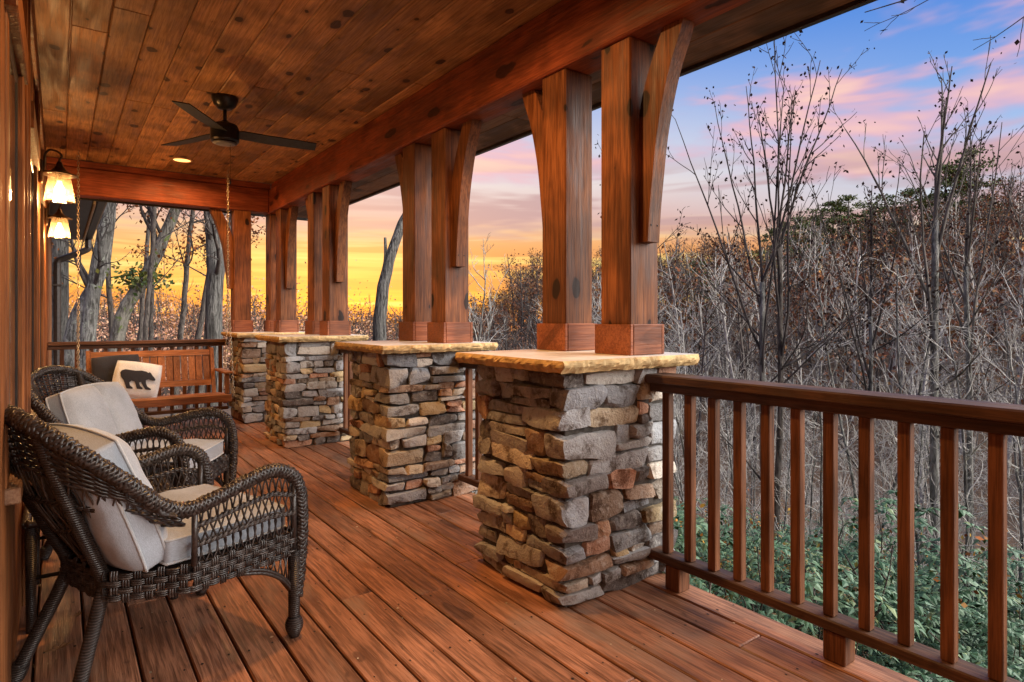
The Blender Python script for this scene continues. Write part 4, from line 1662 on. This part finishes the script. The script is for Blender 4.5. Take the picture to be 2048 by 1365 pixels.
def ground_z(x, y):
    r_ = math.hypot(x, y)
    a = math.degrees(math.atan2(y, x))
    E = lerp_tab(AZ, a)
    G = EYE + E * RID - TREE_H * .92
    p1 = [(0, -1.7), (4, -2.3), (7, -2.95), (11, -4.2), (25, -8.0), (42, -8.0), (RID, G), (200, G - 6), (900, G - 20)]
    p2 = [(0, -1.0), (9, -1.0), (14, -1.3), (30, -3.5), (55, -6.0), (RID, G), (200, G - 3), (900, G - 20)]
    f = min(1, max(0, (a - 52) / 26)); f = f * f * (3 - 2 * f)
    if a < -60 or a > 150:
        f = 1.0
    z = lerp_tab(p1, r_) * (1 - f) + lerp_tab(p2, r_) * f
    z += 0.5 * min(1, r_ / 12) * mnoise.noise(Vector((x * .09, y * .09, 4))) * (1 + r_ / 60)
    return z


rings = [0.01, 2, 4, 6, 8, 10, 12.5, 15, 18, 22, 27, 33, 40, 48, 57, 67, 78, 90, 100, 108, 114, 125, 150, 200, 300, 500, 900]
na = 120
V = []
for r_ in rings:
    for k in range(na):
        a = 2 * math.pi * k / na - math.pi + .001
        x, y = r_ * math.cos(a), r_ * math.sin(a)
        V.append((x, y, ground_z(x, y)))
F = []
for i in range(len(rings) - 1):
    for k in range(na):
        k2 = (k + 1) % na
        F.append([i * na + k, (i + 1) * na + k, (i + 1) * na + k2, i * na + k2])
m, nt, b = new_mat('leaf_litter')
v, _ = coords(nt, False)
n1 = tex_noise(nt, v, 0.35, 6, 0.7)
n2 = tex_noise(nt, v, 9, 5, 0.7)
c = mixc(nt, maprange(nt, n2, .35, .65), (0.05, 0.032, 0.022, 1), (0.17, 0.095, 0.05, 1))
c = mixc(nt, math_n(nt, 'MULTIPLY', maprange(nt, n1, .5, .65), .6), c, (0.13, 0.12, 0.11, 1))
nt.links.new(c, b.inputs['Base Color'])
b.inputs['Roughness'].default_value = 0.95
bump(nt, b, n2, 0.6, 0.05)
ter = MB().add(V, F).build('ground', m, smooth=True)
structure(ter)

# ------------------------------------------------------------------ tree generator
M['bark_grey'] = bark_mat('pale_grey_bark', (0.075, 0.07, 0.06), (0.31, 0.295, 0.265), 5, lichen=(0.34, 0.35, 0.29), bstr=1.0, bd=0.06)
M['bark_dark'] = bark_mat('dark_bark', (0.045, 0.038, 0.033), (0.16, 0.135, 0.115), 7)
M['bark_plate'] = bark_mat('furrowed_grey_bark', (0.045, 0.041, 0.037), (0.22, 0.21, 0.19), 7, zs=0.12, bstr=1.0, bd=0.09)
M['bark_moss'] = bark_mat('mossy_bark', (0.07, 0.06, 0.05), (0.26, 0.24, 0.20), 5, lichen=(0.12, 0.16, 0.04))
M['twig'] = bark_mat('pale_twigs', (0.26, 0.24, 0.215), (0.58, 0.545, 0.49), 3, bstr=0.2)
M['twig_mid'] = bark_mat('grey_brown_twigs', (0.07, 0.06, 0.052), (0.20, 0.178, 0.155), 3, bstr=0.2)
M['twig_dark'] = bark_mat('dark_twigs', (0.035, 0.030, 0.028), (0.12, 0.10, 0.09), 3, bstr=0.2)
M['leaf_oak'] = leaf_mat('rust_oak_leaves', [(0.10, 0.03, 0.012), (0.24, 0.075, 0.02), (0.16, 0.05, 0.016), (0.32, 0.12, 0.03)], rough=0.8, spec=0.2)
M['leaf_black'] = leaf_mat('dried_dark_leaves', [(0.02, 0.015, 0.012), (0.06, 0.03, 0.02), (0.03, 0.02, 0.018)], rough=0.9, spec=0.1)
M['leaf_green'] = leaf_mat('rhododendron_leaves', [(0.030, 0.075, 0.034), (0.055, 0.13, 0.058), (0.075, 0.155, 0.085), (0.040, 0.105, 0.040), (0.13, 0.215, 0.12), (0.050, 0.115, 0.062), (0.19, 0.25, 0.10)], rough=0.48, spec=0.32)
M['leaf_fall'] = leaf_mat('low_autumn_leaves', [(0.34, 0.10, 0.02), (0.42, 0.24, 0.03), (0.26, 0.06, 0.025), (0.20, 0.17, 0.03), (0.38, 0.16, 0.06)], rough=0.7, spec=0.2)
M['pine'] = leaf_mat('pine_needles', [(0.06, 0.10, 0.04), (0.10, 0.14, 0.045), (0.17, 0.17, 0.045), (0.08, 0.12, 0.045)], rough=0.7, spec=0.2)
M['wood_rust'] = leaf_mat('far_rust_leaves', [(0.17, 0.075, 0.045), (0.25, 0.10, 0.05), (0.14, 0.08, 0.06), (0.28, 0.15, 0.06), (0.20, 0.085, 0.055)], rough=0.9, spec=0.1)


def unit(v):
    return v / max(1e-9, math.sqrt(v.dot(v)))


class Grow:
    def __init__(s, seed):
        s.r = np.random.RandomState(seed)
        s.seg = [[], [], [], []]      # P0 P1 R0 R1 of limbs
        s.tips = []

    def path(s, p, d, L, r0, r1, n, wob=0.12, up=0.03):
        pts = [p]
        rs = [r0]
        for i in range(n):
            d = unit(d + s.r.normal(0, wob, 3) + np.array([0, 0, up]))
            p = p + d * (L / n)
            pts.append(p)
            rs.append(r0 + (r1 - r0) * (i + 1) / n)
        return np.array(pts), np.array(rs), d

    def put(s, pts, rs):
        s.seg[0].extend(pts[:-1]); s.seg[1].extend(pts[1:]); s.seg[2].extend(rs[:-1]); s.seg[3].extend(rs[1:])

    def side_dir(s, d, ang):
        a = s.r.normal(0, 1, 3)
        a = unit(a - d * a.dot(d))
        return unit(d * math.cos(ang) + a * math.sin(ang))

    def branch(s, p, d, L, r0, depth, kids=(5, 4, 3), ang=(0.5, 0.9), ratio=0.55, n=7, wob=0.12, up=0.05, rmin=0.004, start=0.25):
        pts, rs, d2 = s.path(p, d, L, r0, max(rmin * .7, r0 * 0.25), n, wob, up)
        s.put(pts, rs)
        if depth <= 0 or L < 0.12:
            s.tips.append((pts[-1], d2)); s.tips.append((pts[len(pts) // 2], d2))
            return
        k = kids[min(len(kids) - 1, len(kids) - depth)] if depth <= len(kids) else kids[0]
        for i in range(k):
            f = start + (1 - start) * (i + s.r.rand()) / k
            j = min(n - 1, int(f * n))
            g = f * n - j
            q = pts[j] * (1 - g) + pts[j + 1] * g
            dd = unit(pts[j + 1] - pts[j])
            cd = s.side_dir(dd, s.r.uniform(*ang))
            s.branch(q, cd, L * ratio * s.r.uniform(0.6, 1.15) * (1.1 - 0.5 * f), max(rmin, rs[j] * 0.55), depth - 1, kids, ang, ratio, max(2, n - 2), wob * 1.15, up, rmin, start)

    def mb(s, sides=4):
        return MB().segs(*s.seg, sides=sides)


def leaf_quads(centers, size, rs, droop=0.3):
    """small folded leaves: two triangles each"""
    C = np.asarray(centers)
    n = len(C)
    a = rs.normal(0, 1, (n, 3)); a[:, 2] -= droop
    a /= np.linalg.norm(a, axis=1, keepdims=True)
    b_ = np.cross(a, rs.normal(0, 1, (n, 3)))
    b_ /= np.linalg.norm(b_, axis=1, keepdims=True)
    s_ = size * rs.uniform(.6, 1.3, (n, 1))
    V = np.stack([C, C + a * s_ * .5 + b_ * s_ * .32, C + a * s_, C + a * s_ * .5 - b_ * s_ * .32], 1)
    F = np.arange(n)[:, None] * 4 + np.array([[0, 1, 2, 3]])
    return MB().add(V.reshape(-1, 3), F)


def tree_thing(name, label, loc, trunk_pts, trunk_r, gr, bark, twig, sides=10, leaves=None, leafmat=None, group=None, twig_sides=4):
    t = thing(name, label, 'tree', loc, group)
    MB().tube(trunk_pts, trunk_r, sides).build('trunk', bark, t, smooth=True, local=True)
    if gr and gr.seg[0]:
        gr.mb(twig_sides).build('crown', twig, t, smooth=True, local=True)
    if leaves is not None:
        leaves.build('leaves', leafmat, t, local=True)
    return t


def along(pts, f):
    i = f * (len(pts) - 1)
    j = min(len(pts) - 2, int(i)); g = i - j
    return pts[j] * (1 - g) + pts[j + 1] * g, unit(pts[j + 1] - pts[j])


# --- vase-shaped double-stemmed tree outside the railing
def vase_tree(seed, loc, label, stems, top, spread, fork, nlimb=6, leafn=2, r0=0.06, crown='twig_dark'):
    x, y = loc
    gz = ground_z(x, y) - .1
    g = Grow(seed)
    t = thing('bare_tree', label, 'tree', (x, y, gz), 'slender bare trees beyond the railing')
    H = top - gz
    for k, (ox, oy) in enumerate(stems):
        fz = (fork[k % len(fork)] - gz)
        pts = catmull([(ox * .3, oy * .3, 0), (ox * .8, oy * .8, fz * .5), (ox, oy, fz)], 12)
        pts = pts + np.cumsum(g.r.normal(0, .012, pts.shape), 0) * np.array([1, 1, 0])
        MB().tube(pts, np.linspace(r0, r0 * .62, 12), 9).build('trunk', M['bark_grey'] if k % 2 == 0 else M['bark_dark'], t, smooth=True, local=True)
        p = pts[-1]
        # the leader and the ascending limbs
        for i in range(nlimb):
            a = 2 * math.pi * (i / nlimb) + g.r.uniform(-.4, .4) + k
            lean_ = g.r.uniform(0.10, 0.42) * spread if i else 0.03
            base = pts[-1 - (i % 4)]
            d = unit(np.array([math.cos(a) * lean_, math.sin(a) * lean_, 1.0]))
            L = (H - base[2]) * g.r.uniform(0.72, 1.02)
            g.branch(base, d, L, r0 * .42, 2, kids=(6, 3), ang=(0.30, 0.62), ratio=0.34, n=10, wob=0.045, up=0.035, rmin=0.0045, start=0.22)
        for i in range(4):     # lower twiggy side branches
            q, dd = along(pts, g.r.uniform(0.45, 0.97))
            g.branch(q, g.side_dir(dd, g.r.uniform(.6, 1.1)), g.r.uniform(.9, 2.0), r0 * .3, 2, kids=(5, 3), ang=(.4, .8), ratio=.42, n=7, wob=.08, up=.06, rmin=0.004)
    # dark twig colour paints in the silhouette against the sky; the stems stay paler
    g.mb(4).build('crown', M[crown], t, smooth=True, local=True)
    C = [tp[0] for tp in g.tips for _ in range(leafn) if tp[0][2] > (fork[0] - gz) * .9]
    C = [c + g.r.normal(0, .05, 3) for c in C if g.r.rand() < .8]
    leaf_quads(C, 0.055, g.r, 1.2).build('leaves', M['leaf_black'], t, local=True)
    return t


vase_tree(5, (8.37, 5.0), 'twin-stemmed bare tree with an upright fan of branches right of the nearest pier', [(-.10, .07), (.09, -.07)], 5.1, 1.0, [1.7, 2.2], 5, 2, 0.055)
vase_tree(8, (10.3, 3.6), 'tall pale-barked bare tree forking high, second from the right edge', [(0, 0)], 5.0, 0.9, [2.6], 6, 1, 0.07, 'twig_mid')
vase_tree(13, (11.6, 3.55), 'bare tree close behind the tall pale one near the right edge', [(0.02, 0)], 4.6, 1.1, [2.0], 6, 1, 0.055, 'twig_mid')
vase_tree(17, (9.9, 4.25), 'thin bare tree with speckled twigs left of the tall pale-barked tree', [(-.03, 0)], 3.5, 0.8, [1.2], 6, 2, 0.045)
vase_tree(19, (12.2, 2.5), 'bare tree at the right edge of the view, leaning branches', [(0, 0.05)], 4.4, 1.2, [1.6], 6, 1, 0.05, 'twig_mid')
vase_tree(29, (7.0, 6.6), 'slim bare tree glimpsed between the posts of the nearest pier', [(0, 0)], 4.4, 0.4, [2.2], 4, 1, 0.04)

# --- overhanging branch at the top right corner
g = Grow(41)
t = thing('overhanging_branch_tree', 'bare tree outside the right edge whose thin branch crosses the top corner', 'tree', (8.6, 0.6, ground_z(8.6, .6) - .1))
gz = ground_z(8.6, .6) - .1
MB().tube(catmull([(0, 0, 0), (.05, 0, 4), (-.02, .05, 8), (0, .1, 10.5)], 14), np.linspace(.11, .05, 14), 9).build('trunk', M['bark_dark'], t, smooth=True, local=True)
for z0, d, L in ((4.6 - gz, (-.55, 1.0, 0.10), 3.0), (4.1 - gz, (-.35, 1.0, .02), 2.6), (5.0 - gz, (-.8, .8, .3), 2.6), (5.6 - gz, (.3, 1, .6), 2.5)):
    g.branch(np.array([0, .02, z0]), unit(np.array(d)), L, .022, 2, kids=(4, 3), ang=(.35, .8), ratio=.42, n=9, wob=.10, up=.035, rmin=.004)
g.mb(4).build('crown', M['twig_dark'], t, smooth=True, local=True)
leaf_quads([tp[0] + g.r.normal(0, .03, 3) for tp in g.tips if g.r.rand() < .35], 0.07, g.r, 1.5).build('leaves', M['leaf_black'], t, local=True)

# --- big trunks beyond the far end of the porch
def big_tree(seed, name, label, path, radii, bark, nb=8, blen=(2, 4), zlo=2.0, leaves=0, twig='twig_dark', group='trees beyond the far railing', leafmat='leaf_oak', depth=3, lsz=.10):
    g = Grow(seed)
    P = np.array(path, float)
    base = P[0].copy()
    pts = catmull(P - base, 26)
    wob = np.cumsum(g.r.normal(0, .012, pts.shape), 0) * np.array([1, 1, 0])
    pts = pts + wob
    rr_ = np.interp(np.linspace(0, 1, 26), np.linspace(0, 1, len(radii)), radii)
    for i in range(nb):
        f = g.r.uniform(0, 1)
        q, dd = along(pts, f)
        if q[2] + base[2] < zlo:
            continue
        ri = np.interp(f, np.linspace(0, 1, 26), rr_)
        g.branch(q, g.side_dir(dd, g.r.uniform(.5, 1.1)), g.r.uniform(*blen), min(.05, ri * .35), depth, kids=(6, 4, 3), ang=(.4, .85), ratio=.5, n=7, wob=.13, up=.05, rmin=.006)
    lv = None
    if leaves:
        tips = [tp[0] for tp in g.tips]
        C = [c + g.r.normal(0, .10, 3) for c in tips for _ in range(leaves)]
        if C:
            lv = leaf_quads(C, lsz, g.r, .6)
    return tree_thing(name, label, tuple(base), pts, rr_, g, bark, M[twig], 14, lv, M[leafmat], group)


def gz_(x, y):
    return ground_z(x, y) - .15


big_tree(51, 'tulip_tree', 'straight grey furrowed trunk standing just left of the far single post', [(2.45, 13.2, gz_(2.45, 13.2)), (2.45, 13.2, 2), (2.42, 13.2, 5), (2.4, 13.2, 9)], [.158, .152, .145, .13], M['bark_plate'], 12, (1.2, 2.6), zlo=1.8)
big_tree(52, 'leaning_beech', 'thick pale trunk leaning right beside the downspout', [(.40, 16.4, gz_(.4, 16.4)), (.50, 16.5, 1.0), (.76, 16.6, 3.0), (1.05, 16.7, 5), (1.4, 16.8, 8)], [.19, .15, .135, .12, .10], M['bark_grey'], 14, (1.2, 2.6), zlo=1.6)
big_tree(53, 'old_trunk', 'broad whitish old trunk low behind the downspout', [(.15, 17.2, gz_(.15, 17.2)), (.30, 17.2, .8), (.62, 17.3, 1.9), (.85, 17.4, 2.8), (.95, 17.4, 5)], [.24, .20, .16, .13, .11], M['bark_grey'], 3, zlo=4)
big_tree(54, 'grey_trunk', 'grey upright trunk farthest left beside the house corner', [(.05, 19, gz_(.05, 19)), (.08, 19, 3), (.1, 19, 7)], [.22, .19, .16], M['bark_plate'], 3, zlo=4)
tl_ = big_tree(55, 'leaning_mossy_tree', 'mossy tree leaning far to the right with a tuft of green halfway up', [(.75, 15.3, gz_(.75, 15.3)), (1.0, 15.3, 1.0), (1.55, 15.3, 2.25), (2.05, 15.3, 3.5), (2.9, 15.4, 6.0)], [.15, .135, .125, .11, .07], M['bark_moss'], 16, (1.0, 2.4), zlo=2.4, leaves=1)
rs = np.random.RandomState(3)
cpos = np.array([1.40 - .75, 0, 2.02 - gz_(.75, 15.3)]) + rs.normal(0, 1, (420, 3)) * np.array([.26, .2, .13])
leaf_quads(cpos, .11, rs, .2).build('green_tuft', leaf_mat('ivy_leaves', [(.04, .09, .015), (.09, .13, .02), (.16, .15, .03), (.03, .06, .015)], .6), tl_, local=True, stuff=True)
sp = [(56, 1.35, 14.6, .5, 6.0, .06), (57, 2.1, 15.8, .7, 6.5, .075), (58, 2.05, 14.2, 1.1, 5.5, .07), (59, 1.75, 17.5, .3, 7.5, .07), (60, 2.6, 17.0, 1.4, 6.5, .07), (61, 1.1, 18.5, -.2, 7.5, .08), (62, 3.0, 18.2, .5, 7.0, .08), (63, 1.6, 20, .5, 8, .08)]
sl = ['slim oak sapling with rust leaves, first right of the leaning beech', 'dark slanting oak at the middle of the far opening', 'dark oak slanting right in front of the straight grey trunk', 'thin upright oak behind the mossy leaning tree', 'slanting oak just left of the straight grey trunk',
      'thin oak left of the mossy leaning tree', 'upright oak seen right behind the straight grey trunk', 'distant thin oak in the middle of the far opening']
for (sd, x, y, dx, top, r_), lb in zip(sp, sl):
    z0 = gz_(x, y)
    big_tree(sd, 'oak_tree', lb, [(x, y, z0), (x + dx * .25, y, z0 + 2), (x + dx * .6, y + .1, 3.0), (x + dx, y + .1, top)], [r_, r_ * .85, r_ * .7, r_ * .4], M['bark_dark'], 16, (.8, 2.2), zlo=1.6, leaves=3, depth=2, lsz=.085)

# --- broken snag between the second and third pier posts
snag = big_tree(71, 'snag', 'curved broken grey snag standing between the second and third pier posts', [(5.72, 13.0, gz_(5.7, 13)), (5.76, 13.0, -.5), (5.82, 13.0, 1.4), (6.02, 13.0, 2.45), (6.35, 13.0, 3.35), (6.42, 13, 3.6)], [.20, .17, .145, .12, .10, .07], M['bark_plate'], 0)
gzs = gz_(5.7, 13)
MB().tube(np.array([(5.95, 12.98, 2.2), (5.97, 12.97, 2.6), (5.95, 12.96, 3.0)]) - np.array([5.72, 13.0, gzs]), [.05, .042, .03], 9).build('stub', M['bark_plate'], snag, smooth=True, local=True)

# ------------------------------------------------------------------ saplings: the pale tangle below the railing
protos = []
for k in range(6):
    g = Grow(200 + k)
    H = [6.0, 7.0, 5.0, 7.5, 6.5, 5.5][k]
    pts, rs_, _ = g.path(np.zeros(3), np.array([g.r.normal(0, .05), g.r.normal(0, .05), 1.0]), H, .042, .012, 12, .05, .05)
    for i in range(24):
        f = g.r.uniform(.10, .98)
        q, dd = along(pts, f)
        g.branch(q, g.side_dir(dd, g.r.uniform(.6, 1.25)), g.r.uniform(.8, 2.3) * (1.15 - .6 * f), .013, 2, kids=(4, 3), ang=(.4, .95), ratio=.5, n=6, wob=.15, up=.07, rmin=.0045)
    tm = MB().tube(pts, rs_, 7).mesh('trunk', True)
    tm.materials.append(M['bark_grey'])
    cm = g.mb(3).mesh('crown', True)
    cm.materials.append(M['twig'])
    protos.append((tm, cm))
rs = np.random.RandomState(77)
cnt = 0
tries = 0
spots = []
while cnt < 120 and tries < 4000:
    tries += 1
    a = rs.uniform(-2, 62); r_ = 9.5 + 32 * rs.rand() ** 1.3
    x, y = r_ * math.cos(R(a)), r_ * math.sin(R(a))
    if any((x - p) ** 2 + (y - q) ** 2 < .5 for p, q in spots):
        continue
    if r_ < 13 and 28 < a < 62 and rs.rand() < .6:
        continue
    spots.append((x, y))
    tm, cm = protos[rs.randint(6)]
    side_ = 'beyond the railing' if a < 35 else 'seen past the stone piers'
    t = thing('bare_sapling', 'slender pale bare sapling in the tangled wood %s' % side_, 'tree', (x, y, ground_z(x, y) - .1), 'saplings in the wood %s' % side_)
    t.rotation_euler = (rs.normal(0, .07), rs.normal(0, .07), rs.uniform(0, 6.28))
    hmax = 5.6 if r_ < 20 else 8.5
    s_ = rs.uniform(.75, 1.15) * (0.85 if r_ < 14 else 1.0)
    t.scale = (s_, s_, s_)
    for nm, me in (('trunk', tm), ('crown', cm)):
        o = bpy.data.objects.new(nm, me)
        COL.objects.link(o)
        o.parent = t
    cnt += 1

# ------------------------------------------------------------------ the wood on the hillside: one mass
def far_tree(seed, H):
    g = Grow(seed)
    pts, rs_, _ = g.path(np.zeros(3), np.array([0, 0, 1.0]), H, .14, .03, 5, .05, .05)
    g.put(pts, rs_)
    for i in range(13):
        f = g.r.uniform(.25, .98)
        q, dd = along(pts, f)
        g.branch(q, g.side_dir(dd, g.r.uniform(.4, 1.0)), g.r.uniform(1.5, 4.2) * (1.15 - .6 * f), .042, 1, kids=(4,), ang=(.35, .8), ratio=.55, n=3, wob=.15, up=.09, rmin=.015)
    m_ = g.mb(3)
    return np.concatenate(m_.v), np.array(m_.f), np.array([tp[0] for tp in g.tips])


pf = [far_tree(300 + k, TREE_H * s_) for k, s_ in enumerate((.8, 1.0, .9, 1.1, .7))]
rs = np.random.RandomState(5)
woods = {'grey': MB(), 'dark': MB()}
leafc = []
NT = 0
for i in range(2100):
    u = rs.rand()
    a = rs.uniform(-8, 100)
    r_ = 36 + 92 * rs.rand() ** .75
    x, y = r_ * math.cos(R(a)), r_ * math.sin(R(a))
    if 70 < a and r_ < 45:
        continue
    V, F, tips = pf[rs.randint(5)]
    th = rs.uniform(0, 6.28); s_ = rs.uniform(.75, 1.2)
    if 54 < a:
        s_ *= .7
    c_, n_ = math.cos(th), math.sin(th)
    z0 = ground_z(x, y) - .2
    tf = lambda P: np.stack([(P[:, 0] * c_ - P[:, 1] * n_) * s_ + x, (P[:, 0] * n_ + P[:, 1] * c_) * s_ + y, P[:, 2] * s_ + z0], 1)
    woods['grey' if rs.rand() < (.72 if r_ < 62 else .15) and a < 52 else 'dark'].add(tf(V), F)
    rust = mnoise.noise(Vector((x * .03, y * .03, 7))) + .004 * max(0, r_ - 55) + (.14 if a < 20 else 0)
    if rust + rs.normal(0, .2) > .20:
        tp = tf(tips)
        sel = tp[rs.rand(len(tp)) < .75]
        leafc.append(np.repeat(sel, 2, 0) + rs.normal(0, .35, (len(sel) * 2, 3)))
    NT += 1
for nm, mt, lb in (('grey', M['twig'], 'pale grey bare trees massed on the hillside'), ('dark', bark_mat('hill_dark_twigs', (.055, .045, .040), (.15, .125, .11), 2, bstr=.2), 'darker bare trees massed on the hillside')):
    o = woods[nm].build('hillside_wood', mt, stuff=True)
    tag(o, lb, 'wood')
lc = np.concatenate(leafc)
# leafy thickets along the low treeline with pink sky glow put into the leaf colour
tl = []
for i in range(420):
    a = rs.uniform(50, 97); r_ = rs.uniform(38, 80)
    x, y = r_ * math.cos(R(a)), r_ * math.sin(R(a))
    z0 = ground_z(x, y)
    hh = rs.uniform(2.5, 6.0) if a < 64 else rs.uniform(4.0, 9.0)
    tl.append(np.array([x, y, z0 + hh * .55]) + rs.normal(0, 1, (260, 3)) * np.array([1.5, 1.5, hh * .22]))
o = leaf_quads(np.concatenate(tl), .17, rs, .3).build('treeline_leaves', leaf_mat('sunset_tinted_leaves', [(0.42, 0.20, 0.13), (0.55, 0.30, 0.20), (0.30, 0.14, 0.08), (0.60, 0.36, 0.24), (0.46, 0.27, 0.10)], .9, .1), stuff=True)
tag(o, 'leaves of the low thickets with salmon and orange sunset light painted in', 'leaves')
o = leaf_quads(lc, .30, rs, .3).build('hillside_leaves', M['wood_rust'], stuff=True)
tag(o, 'rust and orange leaves scattered through the hillside wood', 'leaves')

# pines on the ridge
def pine_mesh(seed):
    r_ = np.random.RandomState(seed)
    C = []
    for k in range(13):
        z = 5.0 + k * .75 + r_.uniform(-.3, .3)
        n = r_.randint(2, 5)
        w = (1.0 - ((z - 8.5) / 7.5) ** 2) * 2.9
        for j in range(n):
            a = r_.uniform(0, 6.28)
            d = r_.uniform(.25, 1) * w
            c = np.array([math.cos(a) * d, math.sin(a) * d, z])
            C.append(c + r_.normal(0, 1, (r_.randint(40, 120), 3)) * np.array([.55, .55, .20]) * r_.uniform(.6, 1.3))
    return leaf_quads(np.concatenate(C), .34, r_, -.3).mesh('crown')


pms = [pine_mesh(k) for k in (1, 2, 3)]
ptm = MB().tube([(0, 0, 0), (.1, 0, 7), (0, .1, 14.5)], [.22, .17, .05], 7).mesh('trunk', True)
ptm.materials.append(M['bark_dark'])
for pm in pms:
    pm.materials.append(M['pine'])
pines = [(31.5, 86, .75), (30.5, 97, .9), (29.0, 100, .95), (27.5, 101, 1.0), (26.2, 104, 1.0), (25.0, 103, 1.05), (22.5, 106, 1.0), (20.8, 104, 1.0), (18.6, 105, 1.15), (16.8, 106, 1.25), (36.8, 70, .8), (34.6, 95, .7), (24, 110, .95)]
ORD = ['first', 'second', 'third', 'fourth', 'fifth', 'sixth', 'seventh', 'eighth', 'ninth', 'tenth', 'eleventh', 'last']
for i, (a, r_, s_) in enumerate(pines):
    x, y = r_ * math.cos(R(a)), r_ * math.sin(R(a))
    t = thing('pine_tree', ('%s green-crowned pine from the left along the hillside ridge' % ORD[sorted([q[0] for q in pines if q[1] != 70], reverse=True).index(a)]) if i != 10 else 'lone rounded dark green pine low on the slope right of the nearest posts', 'tree', (x, y, ground_z(x, y) - .3), 'pines on the ridge')
    t.scale = (s_, s_, s_ * .95)
    t.rotation_euler = (0, 0, i * 1.3)
    for nm, me in (('trunk', ptm), ('crown', pms[i % 3])):
        o = bpy.data.objects.new(nm, me)
        COL.objects.link(o)
        o.parent = t

# ------------------------------------------------------------------ rhododendrons below the railing
def shrub_mesh(seed, mat='leaf_green', ls=1.0):
    r_ = np.random.RandomState(seed)
    n = 560
    d = r_.normal(0, 1, (n, 3)); d[:, 2] = np.abs(d[:, 2])
    d /= np.linalg.norm(d, axis=1, keepdims=True)
    rad = r_.uniform(.45, 1.0, (n, 1)) ** .6
    C = d * rad * np.array([1.25, 1.25, 1.75])
    C[:, 0] += .25 * np.sin(C[:, 2] * 3 + seed)
    Vs = []; Fs = []
    k = 0
    for c, dr in zip(C, d):
        up = unit(dr * .6 + np.array([0, 0, .8]) + r_.normal(0, .2, 3))
        a0 = unit(np.cross(up, r_.normal(0, 1, 3)))
        b0 = np.cross(up, a0)
        m_ = r_.randint(6, 10)
        for j in range(m_):
            th = 2 * math.pi * j / m_ + r_.uniform(-.25, .25)
            o_ = a0 * math.cos(th) + b0 * math.sin(th)
            L = r_.uniform(.075, .125) * ls
            wd = L * .19
            el = r_.uniform(-.35, .35)
            dv = unit(o_ + up * el)
            sd = unit(np.cross(dv, up))
            nn = np.cross(sd, dv)
            p0 = c + dv * .012
            mid = c + dv * L * .55 + nn * L * .06
            tip = c + dv * L - nn * L * .10 - up * L * .1
            Vs += [p0, mid + sd * wd - nn * wd * .25, mid, mid - sd * wd - nn * wd * .25, tip]
            Fs += [[k, k + 1, k + 2], [k, k + 2, k + 3], [k + 1, k + 4, k + 2], [k + 2, k + 4, k + 3]]
            k += 5
    me = MB().add(np.array(Vs), Fs).mesh('foliage')
    me.materials.append(M[mat])
    g = Grow(seed + 900)
    for i in range(9):
        g.branch(np.zeros(3) + g.r.normal(0, .12, 3) * np.array([1, 1, 0]), unit(np.array([g.r.normal(0, .5), g.r.normal(0, .5), 1.0])), g.r.uniform(1.2, 1.8), .02, 1, kids=(5,), ang=(.3, .8), ratio=.5, n=5, wob=.15, up=.02, rmin=.006)
    sm = g.mb(4).mesh('stem', True)
    sm.materials.append(M['bark_dark'])
    return me, sm


M['leaf_mixed'] = leaf_mat('yellowing_leaves', [(0.05, 0.09, 0.03), (0.11, 0.14, 0.035), (0.20, 0.17, 0.04), (0.09, 0.06, 0.03), (0.26, 0.13, 0.04), (0.06, 0.11, 0.04)], rough=0.6, spec=0.3)
sms = [shrub_mesh(k) for k in range(4)]
sml = shrub_mesh(7, 'leaf_mixed', .55)
rs = np.random.RandomState(12)
sspots = []
tries = 0
while len(sspots) < 70 and tries < 5000:
    tries += 1
    a = rs.uniform(-6, 50); r_ = rs.uniform(3.8, 14)
    x, y = r_ * math.cos(R(a)), r_ * math.sin(R(a))
    if x < 3.7:
        continue
    if any((x - p) ** 2 + (y - q) ** 2 < .95 for p, q in sspots):
        continue
    if r_ > 11 and rs.rand() < .45:
        continue
    sspots.append((x, y))
for i, (x, y) in enumerate(sspots):
    r_ = math.hypot(x, y)
    odd = i % 5 == 3
    me, sm = sml if odd else sms[i % 4]
    near = r_ < 7.5
    if odd:
        t = thing('small_leaved_shrub', 'yellowing small-leaved shrub %s' % ('right below the railing' if near else 'farther down the slope'), 'shrub', (x, y, ground_z(x, y) - .1), 'yellowing shrubs below the railing' if near else 'yellowing shrubs down the slope')
    else:
        t = thing('rhododendron_shrub', 'glossy dark green rhododendron %s' % ('right below the railing' if near else 'farther down the slope among the bare saplings'), 'shrub', (x, y, ground_z(x, y) - .1), 'rhododendrons on the slope below the railing' if near else 'rhododendrons farther down the slope')
    s_ = rs.uniform(.85, 1.25)
    t.scale = (s_, s_, s_ * rs.uniform(.9, 1.3))
    t.rotation_euler = (0, 0, rs.uniform(0, 6.28))
    for nm, m_ in (('foliage', me), ('stem', sm)):
        o = bpy.data.objects.new(nm, m_)
        COL.objects.link(o)
        o.parent = t
# scattered autumn leaves on low growth
rs = np.random.RandomState(21)
C = []
for i in range(1800):
    a = rs.uniform(-4, 60); r_ = rs.uniform(6, 30)
    x, y = r_ * math.cos(R(a)), r_ * math.sin(R(a))
    k = mnoise.noise(Vector((x * .25, y * .25, 2)))
    if k < .02:
        continue
    c = np.array([x, y, ground_z(x, y) + rs.uniform(.2, 2.0)])
    m_ = rs.randint(4, 22)
    C.append(c + rs.normal(0, .22, (m_, 3)))
o = leaf_quads(np.concatenate(C), .055, rs, .3).build('autumn_undergrowth', M['leaf_fall'], stuff=True)
tag(o, 'orange and yellow leaves in the undergrowth below the porch', 'leaves')
